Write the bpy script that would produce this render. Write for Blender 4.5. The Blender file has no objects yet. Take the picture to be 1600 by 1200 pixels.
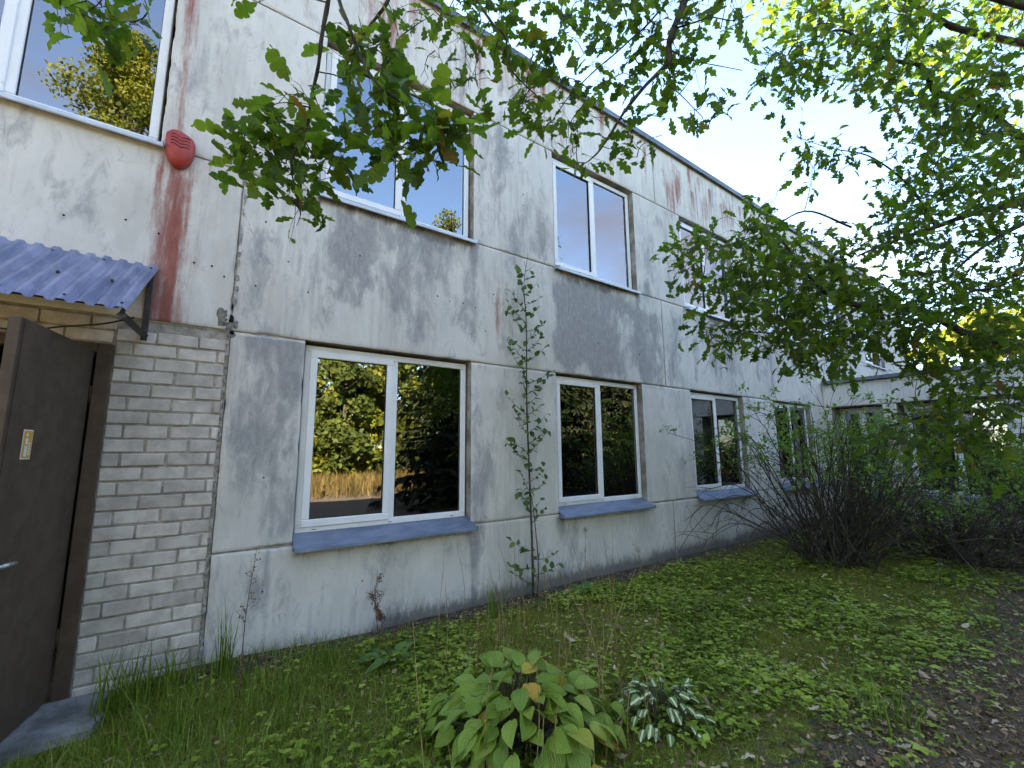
import bpy, math, random
import numpy as np
from mathutils import Matrix, Vector

# ------------------------------------------------------------------ camera, world, sun, exposure
scene = bpy.context.scene
COL = scene.collection
CAM_LOC = np.array([0.0, -4.26, 1.59])
FPX, HEAD, PITCH, ROLL = 699.25, math.radians(54.008), math.radians(8.662), math.radians(-0.4775)
_F = np.array([math.cos(HEAD) * math.cos(PITCH), math.sin(HEAD) * math.cos(PITCH), math.sin(PITCH)])
_R0 = np.array([math.sin(HEAD), -math.cos(HEAD), 0.0])
_U0 = np.cross(_R0, _F)
_R = math.cos(ROLL) * _R0 + math.sin(ROLL) * _U0
_U = -math.sin(ROLL) * _R0 + math.cos(ROLL) * _U0
cam_data = bpy.data.cameras.new("camera")
cam = bpy.data.objects.new("camera", cam_data)
COL.objects.link(cam)
cam.matrix_world = Matrix(((_R[0], _U[0], -_F[0], CAM_LOC[0]), (_R[1], _U[1], -_F[1], CAM_LOC[1]),
                           (_R[2], _U[2], -_F[2], CAM_LOC[2]), (0, 0, 0, 1)))
cam_data.sensor_width = 36.0
cam_data.lens = FPX / 1600.0 * 36.0
cam_data.clip_start = 0.05
cam_data.clip_end = 2000.0
scene.camera = cam

SUN_EL, SUN_AZ = math.radians(28.0), math.radians(112.0)      # azimuth counted from +X towards +Y
world = bpy.data.worlds.new("World")
scene.world = world
world.use_nodes = True
wt = world.node_tree
for n in list(wt.nodes):
    wt.nodes.remove(n)
w_out = wt.nodes.new("ShaderNodeOutputWorld")
w_bg = wt.nodes.new("ShaderNodeBackground")
w_sky = wt.nodes.new("ShaderNodeTexSky")
w_sky.sky_type = 'NISHITA'
w_sky.sun_disc = False
w_sky.sun_elevation = SUN_EL
w_sky.sun_rotation = math.pi / 2 - SUN_AZ
w_sky.air_density = 1.0
w_sky.dust_density = 0.15
w_sky.ozone_density = 1.5
w_tc = wt.nodes.new("ShaderNodeTexCoord")
w_map = wt.nodes.new("ShaderNodeMapping")
w_map.inputs["Scale"].default_value = (1.6, 1.6, 3.2)
w_map.inputs["Location"].default_value = (3.1, 1.7, 0.2)
w_no = wt.nodes.new("ShaderNodeTexNoise")
w_no.inputs["Scale"].default_value = 1.5
w_no.inputs["Detail"].default_value = 7.0
w_no.inputs["Roughness"].default_value = 0.56
w_no.inputs["Distortion"].default_value = 0.35
w_rm = wt.nodes.new("ShaderNodeMapRange")
w_rm.interpolation_type = 'SMOOTHSTEP'
for k_, v_ in (("From Min", 0.45), ("From Max", 0.70), ("To Min", 0.05), ("To Max", 0.75)):
    w_rm.inputs[k_].default_value = v_
w_mx = wt.nodes.new("ShaderNodeMix")
w_mx.data_type = 'RGBA'
L = wt.links.new
L(w_tc.outputs["Generated"], w_map.inputs["Vector"])
L(w_map.outputs[0], w_no.inputs["Vector"])
L(w_no.outputs[0], w_rm.inputs["Value"])
L(w_rm.outputs[0], w_mx.inputs[0])
L(w_sky.outputs[0], w_mx.inputs[6])
w_mx.inputs[7].default_value = (1.55, 1.26, 1.16, 1)      # thin cloud, lit white
L(w_mx.outputs[2], w_bg.inputs["Color"])
w_bg.inputs["Strength"].default_value = 0.065
L(w_bg.outputs[0], w_out.inputs["Surface"])

sun_d = bpy.data.lights.new("sun", 'SUN')
sun_d.energy = 4.2
sun_d.angle = math.radians(0.6)
sun_d.color = (1.0, 0.86, 0.66)
sun = bpy.data.objects.new("sun", sun_d)
COL.objects.link(sun)
_sd = Vector((math.cos(SUN_EL) * math.cos(SUN_AZ), math.cos(SUN_EL) * math.sin(SUN_AZ), math.sin(SUN_EL)))
sun.rotation_euler = _sd.to_track_quat('Z', 'Y').to_euler()
sun.location = (0, 0, 30)

scene.view_settings.view_transform = 'Standard'
scene.view_settings.look = 'None'
scene.view_settings.gamma = 1.0
scene.view_settings.use_curve_mapping = False
scene.view_settings.exposure = 3.85
scene.render.engine = 'CYCLES'
scene.cycles.use_denoising = True
scene.cycles.max_bounces = 6
scene.cycles.use_adaptive_sampling = True
scene.cycles.adaptive_threshold = 0.02
scene.cycles.transparent_max_bounces = 12
scene.cycles.caustics_reflective = False
scene.cycles.caustics_refractive = False

rng = np.random.default_rng(7)
random.seed(7)


def at(px, py, depth):
    """world point that the photograph shows at (px, py), at this distance along the view axis"""
    d = _F + (px - 800) / FPX * _R - (py - 600) / FPX * _U
    return CAM_LOC + d * depth


def project(p):
    d = np.atleast_2d(p) - CAM_LOC
    z = d @ _F
    zz = np.where(np.abs(z) < 1e-6, 1e-6, z)
    return np.c_[800 + FPX * (d @ _R) / zz, 600 - FPX * (d @ _U) / zz, z]


# ------------------------------------------------------------------ scene graph helpers
WORLD = {}


def put(o, parent=None, m=None):
    COL.objects.link(o)
    m = m or Matrix.Identity(4)
    o.matrix_basis = m
    WORLD[o.name] = m
    if parent is not None:
        o.parent = parent
        o.matrix_parent_inverse = WORLD[parent.name].inverted()
    return o


def tag(o, label=None, cat=None, group=None, kind=None):
    for k, v in (("label", label), ("category", cat), ("group", group), ("kind", kind)):
        if v:
            o[k] = v
    return o


def thing(name, loc, label, cat, group=None):
    o = bpy.data.objects.new(name, None)
    o.empty_display_size = 0.1
    put(o, None, Matrix.Translation(Vector(loc)))
    return tag(o, label, cat, group)


def new_mesh(name, V, F, mats, midx=None, attrs=None, smooth=False):
    """F: list of index arrays, each (n,3) or (n,4)"""
    me = bpy.data.meshes.new(name)
    V = np.asarray(V, dtype=np.float32)
    if not isinstance(F, (list, tuple)) or (len(F) and np.ndim(F[0]) == 1):
        try:
            F = [np.asarray(F, dtype=np.int32)]
        except ValueError:
            F = [np.array([f for f in F if len(f) == k], dtype=np.int32) for k in (3, 4) if any(len(f) == k for f in F)]
    F = [np.asarray(f, dtype=np.int32) for f in F if len(f)]
    me.vertices.add(len(V))
    me.vertices.foreach_set("co", V.ravel())
    nl = sum(f.size for f in F)
    npoly = sum(len(f) for f in F)
    me.loops.add(nl)
    me.polygons.add(npoly)
    me.loops.foreach_set("vertex_index", np.concatenate([f.ravel() for f in F]))
    starts, tot = [], []
    s = 0
    for f in F:
        k = f.shape[1]
        starts.append(s + np.arange(len(f)) * k)
        tot.append(np.full(len(f), k))
        s += f.size
    me.polygons.foreach_set("loop_start", np.concatenate(starts).astype(np.int32))
    if midx is not None:
        me.polygons.foreach_set("material_index", np.asarray(midx, dtype=np.int32))
    if smooth:
        me.polygons.foreach_set("use_smooth", np.ones(npoly, dtype=bool))
    for m in (mats if isinstance(mats, (list, tuple)) else [mats]):
        me.materials.append(m)
    for an, av in (attrs or {}).items():
        a = me.attributes.new(an, 'FLOAT_COLOR', 'POINT')
        c = np.ones((len(V), 4), dtype=np.float32)
        c[:, :av.shape[1]] = av
        a.data.foreach_set("color", c.ravel())
    me.update(calc_edges=True)
    me.validate()
    return me


def mesh_obj(name, me, parent=None, m=None):
    return put(bpy.data.objects.new(name, me), parent, m)


class MB:
    """collects simple shapes for one mesh object"""

    def __init__(self):
        self.v, self.f, self.mi = [], [], []

    def add(self, vs, fs, mi=0):
        o = len(self.v)
        self.v += [tuple(map(float, p)) for p in vs]
        self.f += [tuple(i + o for i in q) for q in fs]
        self.mi += [mi] * len(fs)

    def box(self, x0, x1, y0, y1, z0, z1, bev=0.0, mi=0):
        if bev <= 0:
            vs = [(x, y, z) for z in (z0, z1) for y in (y0, y1) for x in (x0, x1)]
            self.add(vs, [(0, 2, 3, 1), (4, 5, 7, 6), (0, 1, 5, 4), (2, 6, 7, 3), (0, 4, 6, 2), (1, 3, 7, 5)], mi)
            return
        b = bev
        X, Y, Z = (x0, x1), (y0, y1), (z0, z1)
        vs, idx = [], {}
        for i in (0, 1):
            for j in (0, 1):
                for k in (0, 1):
                    sx, sy, sz = (b if i == 0 else -b), (b if j == 0 else -b), (b if k == 0 else -b)
                    for ax, p in (("x", (X[i], Y[j] + sy, Z[k] + sz)), ("y", (X[i] + sx, Y[j], Z[k] + sz)), ("z", (X[i] + sx, Y[j] + sy, Z[k]))):
                        idx[(i, j, k, ax)] = len(vs)
                        vs.append(p)
        fs = []
        for s in (0, 1):
            q = [idx[(s, 0, 0, "x")], idx[(s, 1, 0, "x")], idx[(s, 1, 1, "x")], idx[(s, 0, 1, "x")]]
            fs.append(q[::-1] if s == 0 else q)
            q = [idx[(0, s, 0, "y")], idx[(1, s, 0, "y")], idx[(1, s, 1, "y")], idx[(0, s, 1, "y")]]
            fs.append(q if s == 0 else q[::-1])
            q = [idx[(0, 0, s, "z")], idx[(1, 0, s, "z")], idx[(1, 1, s, "z")], idx[(0, 1, s, "z")]]
            fs.append(q[::-1] if s == 0 else q)
        for a in (0, 1):
            for c in (0, 1):
                fs.append([idx[(0, a, c, "y")], idx[(1, a, c, "y")], idx[(1, a, c, "z")], idx[(0, a, c, "z")]])
                fs.append([idx[(a, 0, c, "x")], idx[(a, 1, c, "x")], idx[(a, 1, c, "z")], idx[(a, 0, c, "z")]])
                fs.append([idx[(a, c, 0, "x")], idx[(a, c, 1, "x")], idx[(a, c, 1, "y")], idx[(a, c, 0, "y")]])
        for i in (0, 1):
            for j in (0, 1):
                for k in (0, 1):
                    fs.append([idx[(i, j, k, "x")], idx[(i, j, k, "y")], idx[(i, j, k, "z")]])
        self.add(vs, fs, mi)

    def tube(self, pts, radii, n=6, mi=0, cap=True):
        pts = np.asarray(pts, dtype=float)
        V, F = tube_arrays(pts, radii, n)
        o = len(self.v)
        self.v += [tuple(p) for p in V]
        self.f += [tuple(int(i) + o for i in q) for q in F]
        self.mi += [mi] * len(F)
        if cap:
            self.f.append(tuple(o + i for i in range(n))[::-1])
            self.f.append(tuple(o + (len(pts) - 1) * n + i for i in range(n)))
            self.mi += [mi, mi]

    def build(self, name, mats, parent=None, smooth=False, m=None):
        me = bpy.data.meshes.new(name)
        me.from_pydata(self.v, [], self.f)
        for mm in (mats if isinstance(mats, (list, tuple)) else [mats]):
            me.materials.append(mm)
        me.polygons.foreach_set("material_index", np.array(self.mi, dtype=np.int32))
        if smooth:
            me.polygons.foreach_set("use_smooth", np.ones(len(self.f), dtype=bool))
        me.validate()
        me.update()
        # consistent outward normals
        import bmesh
        bm = bmesh.new()
        bm.from_mesh(me)
        bmesh.ops.recalc_face_normals(bm, faces=bm.faces)
        bm.to_mesh(me)
        bm.free()
        return mesh_obj(name, me, parent, m)


def tube_arrays(pts, radii, n=5):
    pts = np.asarray(pts, dtype=float)
    k = len(pts)
    radii = np.broadcast_to(np.asarray(radii, dtype=float), (k,))
    T = np.gradient(pts, axis=0)
    T /= np.linalg.norm(T, axis=1)[:, None] + 1e-9
    ref = np.array([0.31, 0.93, 0.17]) if abs(T[0] @ np.array([0.31, 0.93, 0.17])) < 0.9 else np.array([1.0, 0.1, 0.0])
    A = np.cross(T, ref)
    A /= np.linalg.norm(A, axis=1)[:, None] + 1e-9
    B = np.cross(T, A)
    a = np.arange(n) * 2 * np.pi / n
    V = pts[:, None, :] + radii[:, None, None] * (np.cos(a)[None, :, None] * A[:, None, :] + np.sin(a)[None, :, None] * B[:, None, :])
    i = np.arange(k - 1)[:, None] * n
    j = np.arange(n)[None, :]
    j2 = (j + 1) % n
    F = np.stack([i + j, i + j2, i + n + j2, i + n + j], axis=-1).reshape(-1, 4)
    return V.reshape(-1, 3), F


class Tubes:
    """many tubes in one mesh"""

    def __init__(self):
        self.V, self.F, self.n = [], [], 0

    def add(self, pts, radii, n=5):
        V, F = tube_arrays(pts, radii, n)
        self.V.append(V)
        self.F.append(F + self.n)
        self.n += len(V)

    def obj(self, name, mat, parent=None, smooth=True):
        me = new_mesh(name, np.concatenate(self.V), [np.concatenate(self.F)], mat, smooth=smooth)
        return mesh_obj(name, me, parent)


def spline(P, n):
    """Catmull-Rom through the points P, n samples"""
    P = np.asarray(P, dtype=float)
    if len(P) == 2:
        t = np.linspace(0, 1, n)[:, None]
        return P[0] * (1 - t) + P[1] * t
    Q = np.vstack([2 * P[0] - P[1], P, 2 * P[-1] - P[-2]])
    u = np.linspace(0, len(P) - 1 - 1e-6, n)
    i = u.astype(int)
    t = (u - i)[:, None]
    p0, p1, p2, p3 = Q[i], Q[i + 1], Q[i + 2], Q[i + 3]
    return 0.5 * (2 * p1 + (p2 - p0) * t + (2 * p0 - 5 * p1 + 4 * p2 - p3) * t ** 2 + (3 * p1 - p0 - 3 * p2 + p3) * t ** 3)


def frames(dirs, ups):
    """rotation matrices whose X is dir, Z close to up"""
    d = dirs / (np.linalg.norm(dirs, axis=1)[:, None] + 1e-9)
    y = np.cross(ups, d)
    y /= np.linalg.norm(y, axis=1)[:, None] + 1e-9
    z = np.cross(d, y)
    return np.stack([d, y, z], axis=-1)


def scatter(base_V, base_F, pos, rot, scale):
    """one array of copies of a small mesh; F is a list of (n,k) arrays"""
    N, k = len(pos), len(base_V)
    sc_ = np.asarray(scale, dtype=float)
    if sc_.ndim == 1:
        sc_ = sc_[:, None]
    W = base_V[None] * sc_[:, None, :]
    V = np.einsum('nij,nkj->nki', rot, W) + pos[:, None, :]
    off = (np.arange(N) * k)[:, None, None]
    F = [(f[None] + off).reshape(-1, f.shape[1]) for f in base_F]
    return V.reshape(-1, 3), F


def unit(n):
    v = rng.normal(size=(n, 3))
    return v / np.linalg.norm(v, axis=1)[:, None]


def vnoise(x, y, seed=0):
    """smooth value noise in the plane, 0..1"""
    x = np.asarray(x, dtype=float)
    y = np.asarray(y, dtype=float)
    xi, yi = np.floor(x).astype(np.int64), np.floor(y).astype(np.int64)
    fx, fy = x - xi, y - yi
    fx, fy = fx * fx * (3 - 2 * fx), fy * fy * (3 - 2 * fy)

    def h(a, b):
        n = (a * 374761393 + b * 668265263 + seed * 1442695041) & 0xFFFFFFFF
        n = ((n ^ (n >> 13)) * 1274126177) & 0xFFFFFFFF
        return ((n ^ (n >> 16)) & 0xFFFF) / 65535.0
    return (h(xi, yi) * (1 - fx) + h(xi + 1, yi) * fx) * (1 - fy) + (h(xi, yi + 1) * (1 - fx) + h(xi + 1, yi + 1) * fx) * fy


def fbm(x, y, seed=0, o=4):
    s, a, t = 0, 0.5, 0
    for k in range(o):
        s = s + a * vnoise(x * 2 ** k, y * 2 ** k, seed + k)
        t += a
        a *= 0.5
    return s / t


# ------------------------------------------------------------------ materials
def mat(name):
    m = bpy.data.materials.new(name)
    m.use_nodes = True
    nt = m.node_tree
    b = nt.nodes["Principled BSDF"]
    return m, nt, b


def N(nt, kind, **kw):
    n = nt.nodes.new("ShaderNode" + kind)
    for k, v in kw.items():
        if k in ("data_type", "blend_type", "interpolation_type", "attribute_name", "operation", "clamp", "noise_dimensions", "feature"):
            setattr(n, k, v)
        else:
            n.inputs[k.replace("_", " ")].default_value = v
    return n


def ramp(nt, src, stops):
    r = nt.nodes.new("ShaderNodeValToRGB")
    e = r.color_ramp.elements
    while len(e) < len(stops):
        e.new(0.5)
    for el, (p, c) in zip(e, stops):
        el.position = p
        el.color = (*c, 1) if len(c) == 3 else c
    nt.links.new(src, r.inputs[0])
    return r.outputs[0]


def mixc(nt, fac, a, b, blend='MIX'):
    n = nt.nodes.new("ShaderNodeMix")
    n.data_type = 'RGBA'
    n.blend_type = blend
    for i, v in ((0, fac), (6, a), (7, b)):
        if isinstance(v, (int, float)):
            n.inputs[i].default_value = v
        elif isinstance(v, tuple):
            n.inputs[i].default_value = (*v, 1)
        else:
            nt.links.new(v, n.inputs[i])
    return n.outputs[2]


def math_n(nt, op, a, b=None, c=None, clamp=False):
    n = nt.nodes.new("ShaderNodeMath")
    n.operation = op
    n.use_clamp = clamp
    for i, v in enumerate((a, b, c)):
        if v is None:
            continue
        if isinstance(v, (int, float)):
            n.inputs[i].default_value = v
        else:
            nt.links.new(v, n.inputs[i])
    return n.outputs[0]


def smooth(nt, v, a, b):
    n = nt.nodes.new("ShaderNodeMapRange")
    n.interpolation_type = 'SMOOTHSTEP'
    n.inputs["From Min"].default_value = a
    n.inputs["From Max"].default_value = b
    nt.links.new(v, n.inputs["Value"])
    return n.outputs[0]


def noise(nt, vec, scale, detail=4.0, rough=0.55, dist=0.0):
    n = nt.nodes.new("ShaderNodeTexNoise")
    n.inputs["Scale"].default_value = scale
    n.inputs["Detail"].default_value = detail
    n.inputs["Roughness"].default_value = rough
    n.inputs["Distortion"].default_value = dist
    nt.links.new(vec, n.inputs["Vector"])
    return n.outputs[0]


def mapping(nt, vec, scale=(1, 1, 1), loc=(0, 0, 0)):
    n = nt.nodes.new("ShaderNodeMapping")
    n.inputs["Scale"].default_value = scale
    n.inputs["Location"].default_value = loc
    nt.links.new(vec, n.inputs["Vector"])
    return n.outputs[0]


def bump(nt, b, h, strength=0.3, dist=0.01):
    n = nt.nodes.new("ShaderNodeBump")
    n.inputs["Strength"].default_value = strength
    n.inputs["Distance"].default_value = dist
    nt.links.new(h, n.inputs["Height"])
    nt.links.new(n.outputs[0], b.inputs["Normal"])


def position(nt):
    return nt.nodes.new("ShaderNodeNewGeometry").outputs["Position"]


def m_facade():
    m, nt, b = mat("painted_concrete")
    pos = position(nt)
    at_ = N(nt, "Attribute", attribute_name="stain")
    sp = nt.nodes.new("ShaderNodeSeparateColor")
    nt.links.new(at_.outputs["Color"], sp.inputs[0])
    red, grey, dirt = sp.outputs[0], sp.outputs[1], sp.outputs[2]
    mott = noise(nt, mapping(nt, pos, (1, 1, 0.5)), 3.2, 6, 0.6, 0.25)
    fine = noise(nt, mapping(nt, pos, (1, 1, 0.35)), 26, 6, 0.7, 0.2)
    vert = noise(nt, mapping(nt, pos, (9, 9, 0.55)), 2.6, 5, 0.62)
    spk = noise(nt, pos, 120, 3, 0.6)
    big = noise(nt, mapping(nt, pos, (1, 1, 0.7), (5, 2, 1)), 0.9, 4, 0.5)
    paint = mixc(nt, smooth(nt, big, 0.3, 0.7), (0.56, 0.53, 0.475), (0.68, 0.65, 0.595))
    paint = mixc(nt, math_n(nt, 'MULTIPLY', smooth(nt, mott, 0.40, 0.62), 0.45), paint, (0.78, 0.745, 0.67))
    # weathered rain-washed streaks
    st = math_n(nt, 'MULTIPLY', smooth(nt, vert, 0.44, 0.70), smooth(nt, noise(nt, mapping(nt, pos, (1, 1, 0.5), (2, 7, 3)), 1.3, 3, 0.5), 0.42, 0.62))
    paint = mixc(nt, math_n(nt, 'MULTIPLY', st, 0.55), paint, (0.40, 0.375, 0.355))
    mid = noise(nt, mapping(nt, pos, (1, 1, 0.38), (1, 8, 2)), 8.5, 6, 0.68, 0.9)
    paint = mixc(nt, math_n(nt, 'MULTIPLY', smooth(nt, mid, 0.48, 0.70), 0.30), paint, (0.44, 0.425, 0.40))
    # bare grey concrete where the paint has worn thin
    g0 = math_n(nt, 'ADD', grey, math_n(nt, 'MULTIPLY', math_n(nt, 'SUBTRACT', mott, 0.5), 0.70))
    g0 = math_n(nt, 'ADD', g0, math_n(nt, 'MULTIPLY', math_n(nt, 'SUBTRACT', fine, 0.5), 0.8))
    g0 = math_n(nt, 'ADD', g0, math_n(nt, 'MULTIPLY', math_n(nt, 'SUBTRACT', mid, 0.5), 1.25))
    gm = smooth(nt, g0, 0.14, 0.74)
    conc = mixc(nt, smooth(nt, fine, 0.35, 0.7), (0.27, 0.262, 0.258), (0.39, 0.38, 0.37))
    col = mixc(nt, math_n(nt, 'MULTIPLY', gm, 0.92), paint, conc)
    # old red paint showing in streaks
    r0 = math_n(nt, 'ADD', red, math_n(nt, 'MULTIPLY', math_n(nt, 'SUBTRACT', vert, 0.5), 1.0))
    r0 = math_n(nt, 'ADD', r0, math_n(nt, 'MULTIPLY', math_n(nt, 'SUBTRACT', fine, 0.5), 0.75))
    rm = smooth(nt, r0, 0.22, 0.85)
    rcol = mixc(nt, smooth(nt, fine, 0.3, 0.7), (0.22, 0.045, 0.030), (0.31, 0.095, 0.07))
    col = mixc(nt, math_n(nt, 'MULTIPLY', rm, 0.92), col, rcol)
    # dirt and mould, plus the shade painted below the upper sills
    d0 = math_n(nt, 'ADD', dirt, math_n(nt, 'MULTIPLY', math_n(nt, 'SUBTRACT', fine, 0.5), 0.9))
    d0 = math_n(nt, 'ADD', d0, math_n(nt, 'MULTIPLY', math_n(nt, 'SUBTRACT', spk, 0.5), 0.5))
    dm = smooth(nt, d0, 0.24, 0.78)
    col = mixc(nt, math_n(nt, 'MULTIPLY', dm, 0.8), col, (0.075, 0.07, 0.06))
    # paint flecks
    fl = smooth(nt, spk, 0.66, 0.72)
    col = mixc(nt, math_n(nt, 'MULTIPLY', fl, 0.4), col, (0.62, 0.61, 0.58))
    sc = noise(nt, mapping(nt, pos, (1, 1, 1), (9, 3, 4)), 1.7, 3, 0.5, 1.6)
    crack = smooth(nt, math_n(nt, 'ABSOLUTE', math_n(nt, 'SUBTRACT', sc, 0.5)), 0.0, 0.0035)
    crk = math_n(nt, 'MULTIPLY', math_n(nt, 'SUBTRACT', 1.0, crack), smooth(nt, mott, 0.5, 0.6))
    col = mixc(nt, math_n(nt, 'MULTIPLY', crk, 0.5), col, (0.16, 0.15, 0.14))
    nt.links.new(col, b.inputs["Base Color"])
    b.inputs["Roughness"].default_value = 0.9
    b.inputs["Specular IOR Level"].default_value = 0.2
    h = noise(nt, mapping(nt, pos, (1, 1, 0.6), (3, 1, 2)), 40, 4, 0.7)
    bump(nt, b, h, 0.55, 0.006)
    return m


def m_simple(name, c1, c2, scale=8, rough=0.8, metallic=0.0, bstr=0.2, bdist=0.004, spec=0.3, stretch=(1, 1, 1), lo=0.35, hi=0.65, objvar=0.0, detail=5):
    m, nt, b = mat(name)
    pos = position(nt)
    f = noise(nt, mapping(nt, pos, stretch), scale, detail, 0.6)
    col = mixc(nt, smooth(nt, f, lo, hi), c1, c2)
    if objvar:
        oi = nt.nodes.new("ShaderNodeObjectInfo")
        v = math_n(nt, 'ADD', math_n(nt, 'MULTIPLY', oi.outputs["Random"], objvar), 1 - objvar / 2)
        cc = nt.nodes.new("ShaderNodeCombineColor")
        for i in range(3):
            nt.links.new(v, cc.inputs[i])
        col = mixc(nt, 1.0, col, cc.outputs[0], 'MULTIPLY')
    nt.links.new(col, b.inputs["Base Color"])
    b.inputs["Roughness"].default_value = rough
    b.inputs["Metallic"].default_value = metallic
    b.inputs["Specular IOR Level"].default_value = spec
    if bstr:
        bump(nt, b, noise(nt, mapping(nt, pos, stretch), scale * 5, 4, 0.6), bstr, bdist)
    return m


def m_leaf(name, stops, trans=0.45, rough=0.45, spec=0.35, random_per_object=False, vein=0.0, tcol=1.35):
    """thin leaf: part of the light passes through it"""
    m, nt, b = mat(name)
    if random_per_object:
        src = nt.nodes.new("ShaderNodeObjectInfo").outputs["Random"]
    else:
        a = N(nt, "Attribute", attribute_name="tint")
        sp = nt.nodes.new("ShaderNodeSeparateColor")
        nt.links.new(a.outputs["Color"], sp.inputs[0])
        src = sp.outputs[0]
    col = ramp(nt, src, stops)
    f = noise(nt, position(nt), 45, 3, 0.6)
    col = mixc(nt, math_n(nt, 'MULTIPLY', smooth(nt, f, 0.5, 0.8), 0.25), col, (0.16, 0.15, 0.04))
    nt.links.new(col, b.inputs["Base Color"])
    b.inputs["Roughness"].default_value = rough
    b.inputs["Specular IOR Level"].default_value = spec
    tr = nt.nodes.new("ShaderNodeBsdfTranslucent")
    tc = mixc(nt, 1.0, col, (tcol, tcol * 1.02, tcol * 0.45), 'MULTIPLY')
    nt.links.new(tc, tr.inputs["Color"])
    mx = nt.nodes.new("ShaderNodeMixShader")
    mx.inputs[0].default_value = trans
    nt.links.new(b.outputs[0], mx.inputs[1])
    nt.links.new(tr.outputs[0], mx.inputs[2])
    nt.links.new(mx.outputs[0], nt.nodes["Material Output"].inputs["Surface"])
    return m


def m_glass():
    m, nt, b = mat("window_glass")
    nt.nodes.remove(b)
    fr = nt.nodes.new("ShaderNodeFresnel")
    fr.inputs["IOR"].default_value = 3.0
    gl = nt.nodes.new("ShaderNodeBsdfGlossy")
    gl.inputs["Roughness"].default_value = 0.0
    gl.inputs["Color"].default_value = (0.92, 0.95, 1.0, 1)
    tr = nt.nodes.new("ShaderNodeBsdfTransparent")
    tr.inputs["Color"].default_value = (0.62, 0.66, 0.66, 1)
    pos = position(nt)
    w = noise(nt, mapping(nt, pos, (1, 1, 0.8)), 1.3, 1, 0.4)
    bp = nt.nodes.new("ShaderNodeBump")
    bp.inputs["Strength"].default_value = 0.12
    bp.inputs["Distance"].default_value = 0.012
    nt.links.new(w, bp.inputs["Height"])
    nt.links.new(bp.outputs[0], gl.inputs["Normal"])
    mx = nt.nodes.new("ShaderNodeMixShader")
    nt.links.new(fr.outputs[0], mx.inputs[0])
    nt.links.new(tr.outputs[0], mx.inputs[1])
    nt.links.new(gl.outputs[0], mx.inputs[2])
    nt.links.new(mx.outputs[0], nt.nodes["Material Output"].inputs["Surface"])
    return m


def m_ground():
    m, nt, b = mat("mossy_ground")
    pos = position(nt)
    n1 = noise(nt, pos, 1.1, 5, 0.6, 0.2)
    n2 = noise(nt, pos, 9, 6, 0.65)
    n3 = noise(nt, pos, 70, 4, 0.7)
    soil = mixc(nt, smooth(nt, n3, 0.3, 0.7), (0.045, 0.036, 0.026), (0.15, 0.125, 0.095))
    moss = mixc(nt, smooth(nt, n3, 0.3, 0.72), (0.068, 0.072, 0.013), (0.25, 0.255, 0.040))
    a = N(nt, "Attribute", attribute_name="cover")
    sp = nt.nodes.new("ShaderNodeSeparateColor")
    nt.links.new(a.outputs["Color"], sp.inputs[0])
    f = math_n(nt, 'ADD', sp.outputs[0], math_n(nt, 'MULTIPLY', math_n(nt, 'SUBTRACT', n2, 0.5), 1.3))
    f = math_n(nt, 'ADD', f, math_n(nt, 'MULTIPLY', math_n(nt, 'SUBTRACT', n1, 0.5), 0.8))
    col = mixc(nt, smooth(nt, f, 0.35, 0.65), soil, moss)
    dust = mixc(nt, smooth(nt, n3, 0.35, 0.75), (0.15, 0.095, 0.054), (0.35, 0.24, 0.145))
    col = mixc(nt, sp.outputs[1], col, dust)
    nt.links.new(col, b.inputs["Base Color"])
    b.inputs["Roughness"].default_value = 0.95
    b.inputs["Specular IOR Level"].default_value = 0.15
    bump(nt, b, math_n(nt, 'ADD', n2, math_n(nt, 'MULTIPLY', n3, 0.6)), 0.9, 0.03)
    return m


M = {}
M['facade'] = m_facade()
M['reveal'] = m_simple("bare_mortar", (0.20, 0.17, 0.13), (0.40, 0.37, 0.32), 5, 0.95, bstr=0.6, bdist=0.012)
M['brick'] = m_simple("silicate_brick", (0.47, 0.425, 0.37), (0.62, 0.57, 0.505), 9, 0.92, bstr=0.45, bdist=0.004, objvar=0.34, spec=0.15)
M['mortar'] = m_simple("grey_mortar", (0.30, 0.27, 0.225), (0.46, 0.42, 0.36), 18, 0.95, bstr=0.8, bdist=0.008, spec=0.1)
M['pvc'] = m_simple("white_plastic", (0.80, 0.80, 0.79), (0.85, 0.85, 0.84), 3, 0.35, bstr=0.03, spec=0.5)
M['gasket'] = m_simple("black_gasket", (0.015, 0.015, 0.016), (0.025, 0.025, 0.026), 10, 0.6, bstr=0)
M['tin'] = m_simple("blue_grey_tin", (0.15, 0.185, 0.255), (0.235, 0.27, 0.345), 4, 0.42, 0.35, bstr=0.04, bdist=0.003, spec=0.5, stretch=(1, 4, 1))
M['tin_white'] = m_simple("pale_tin", (0.46, 0.50, 0.55), (0.56, 0.60, 0.64), 5, 0.45, 0.2, bstr=0.1, spec=0.5)
M['coping'] = m_simple("dark_tin", (0.10, 0.12, 0.14), (0.16, 0.18, 0.205), 4, 0.5, 0.3, bstr=0.1)
M['sheet'] = m_simple("lilac_blue_sheet", (0.17, 0.205, 0.34), (0.32, 0.355, 0.52), 3.2, 0.30, 0.55, bstr=0.06, bdist=0.004, spec=0.5, stretch=(3, 1, 1))
M['door'] = m_simple("brown_door_paint", (0.078, 0.051, 0.033), (0.102, 0.070, 0.046), 9, 0.62, bstr=0.35, bdist=0.0015, spec=0.3)
M['steel'] = m_simple("worn_steel", (0.34, 0.36, 0.37), (0.52, 0.53, 0.54), 14, 0.38, 0.8, bstr=0.1)
M['iron'] = m_simple("dark_iron", (0.045, 0.042, 0.042), (0.075, 0.068, 0.064), 20, 0.6, 0.3, bstr=0.3)
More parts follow.
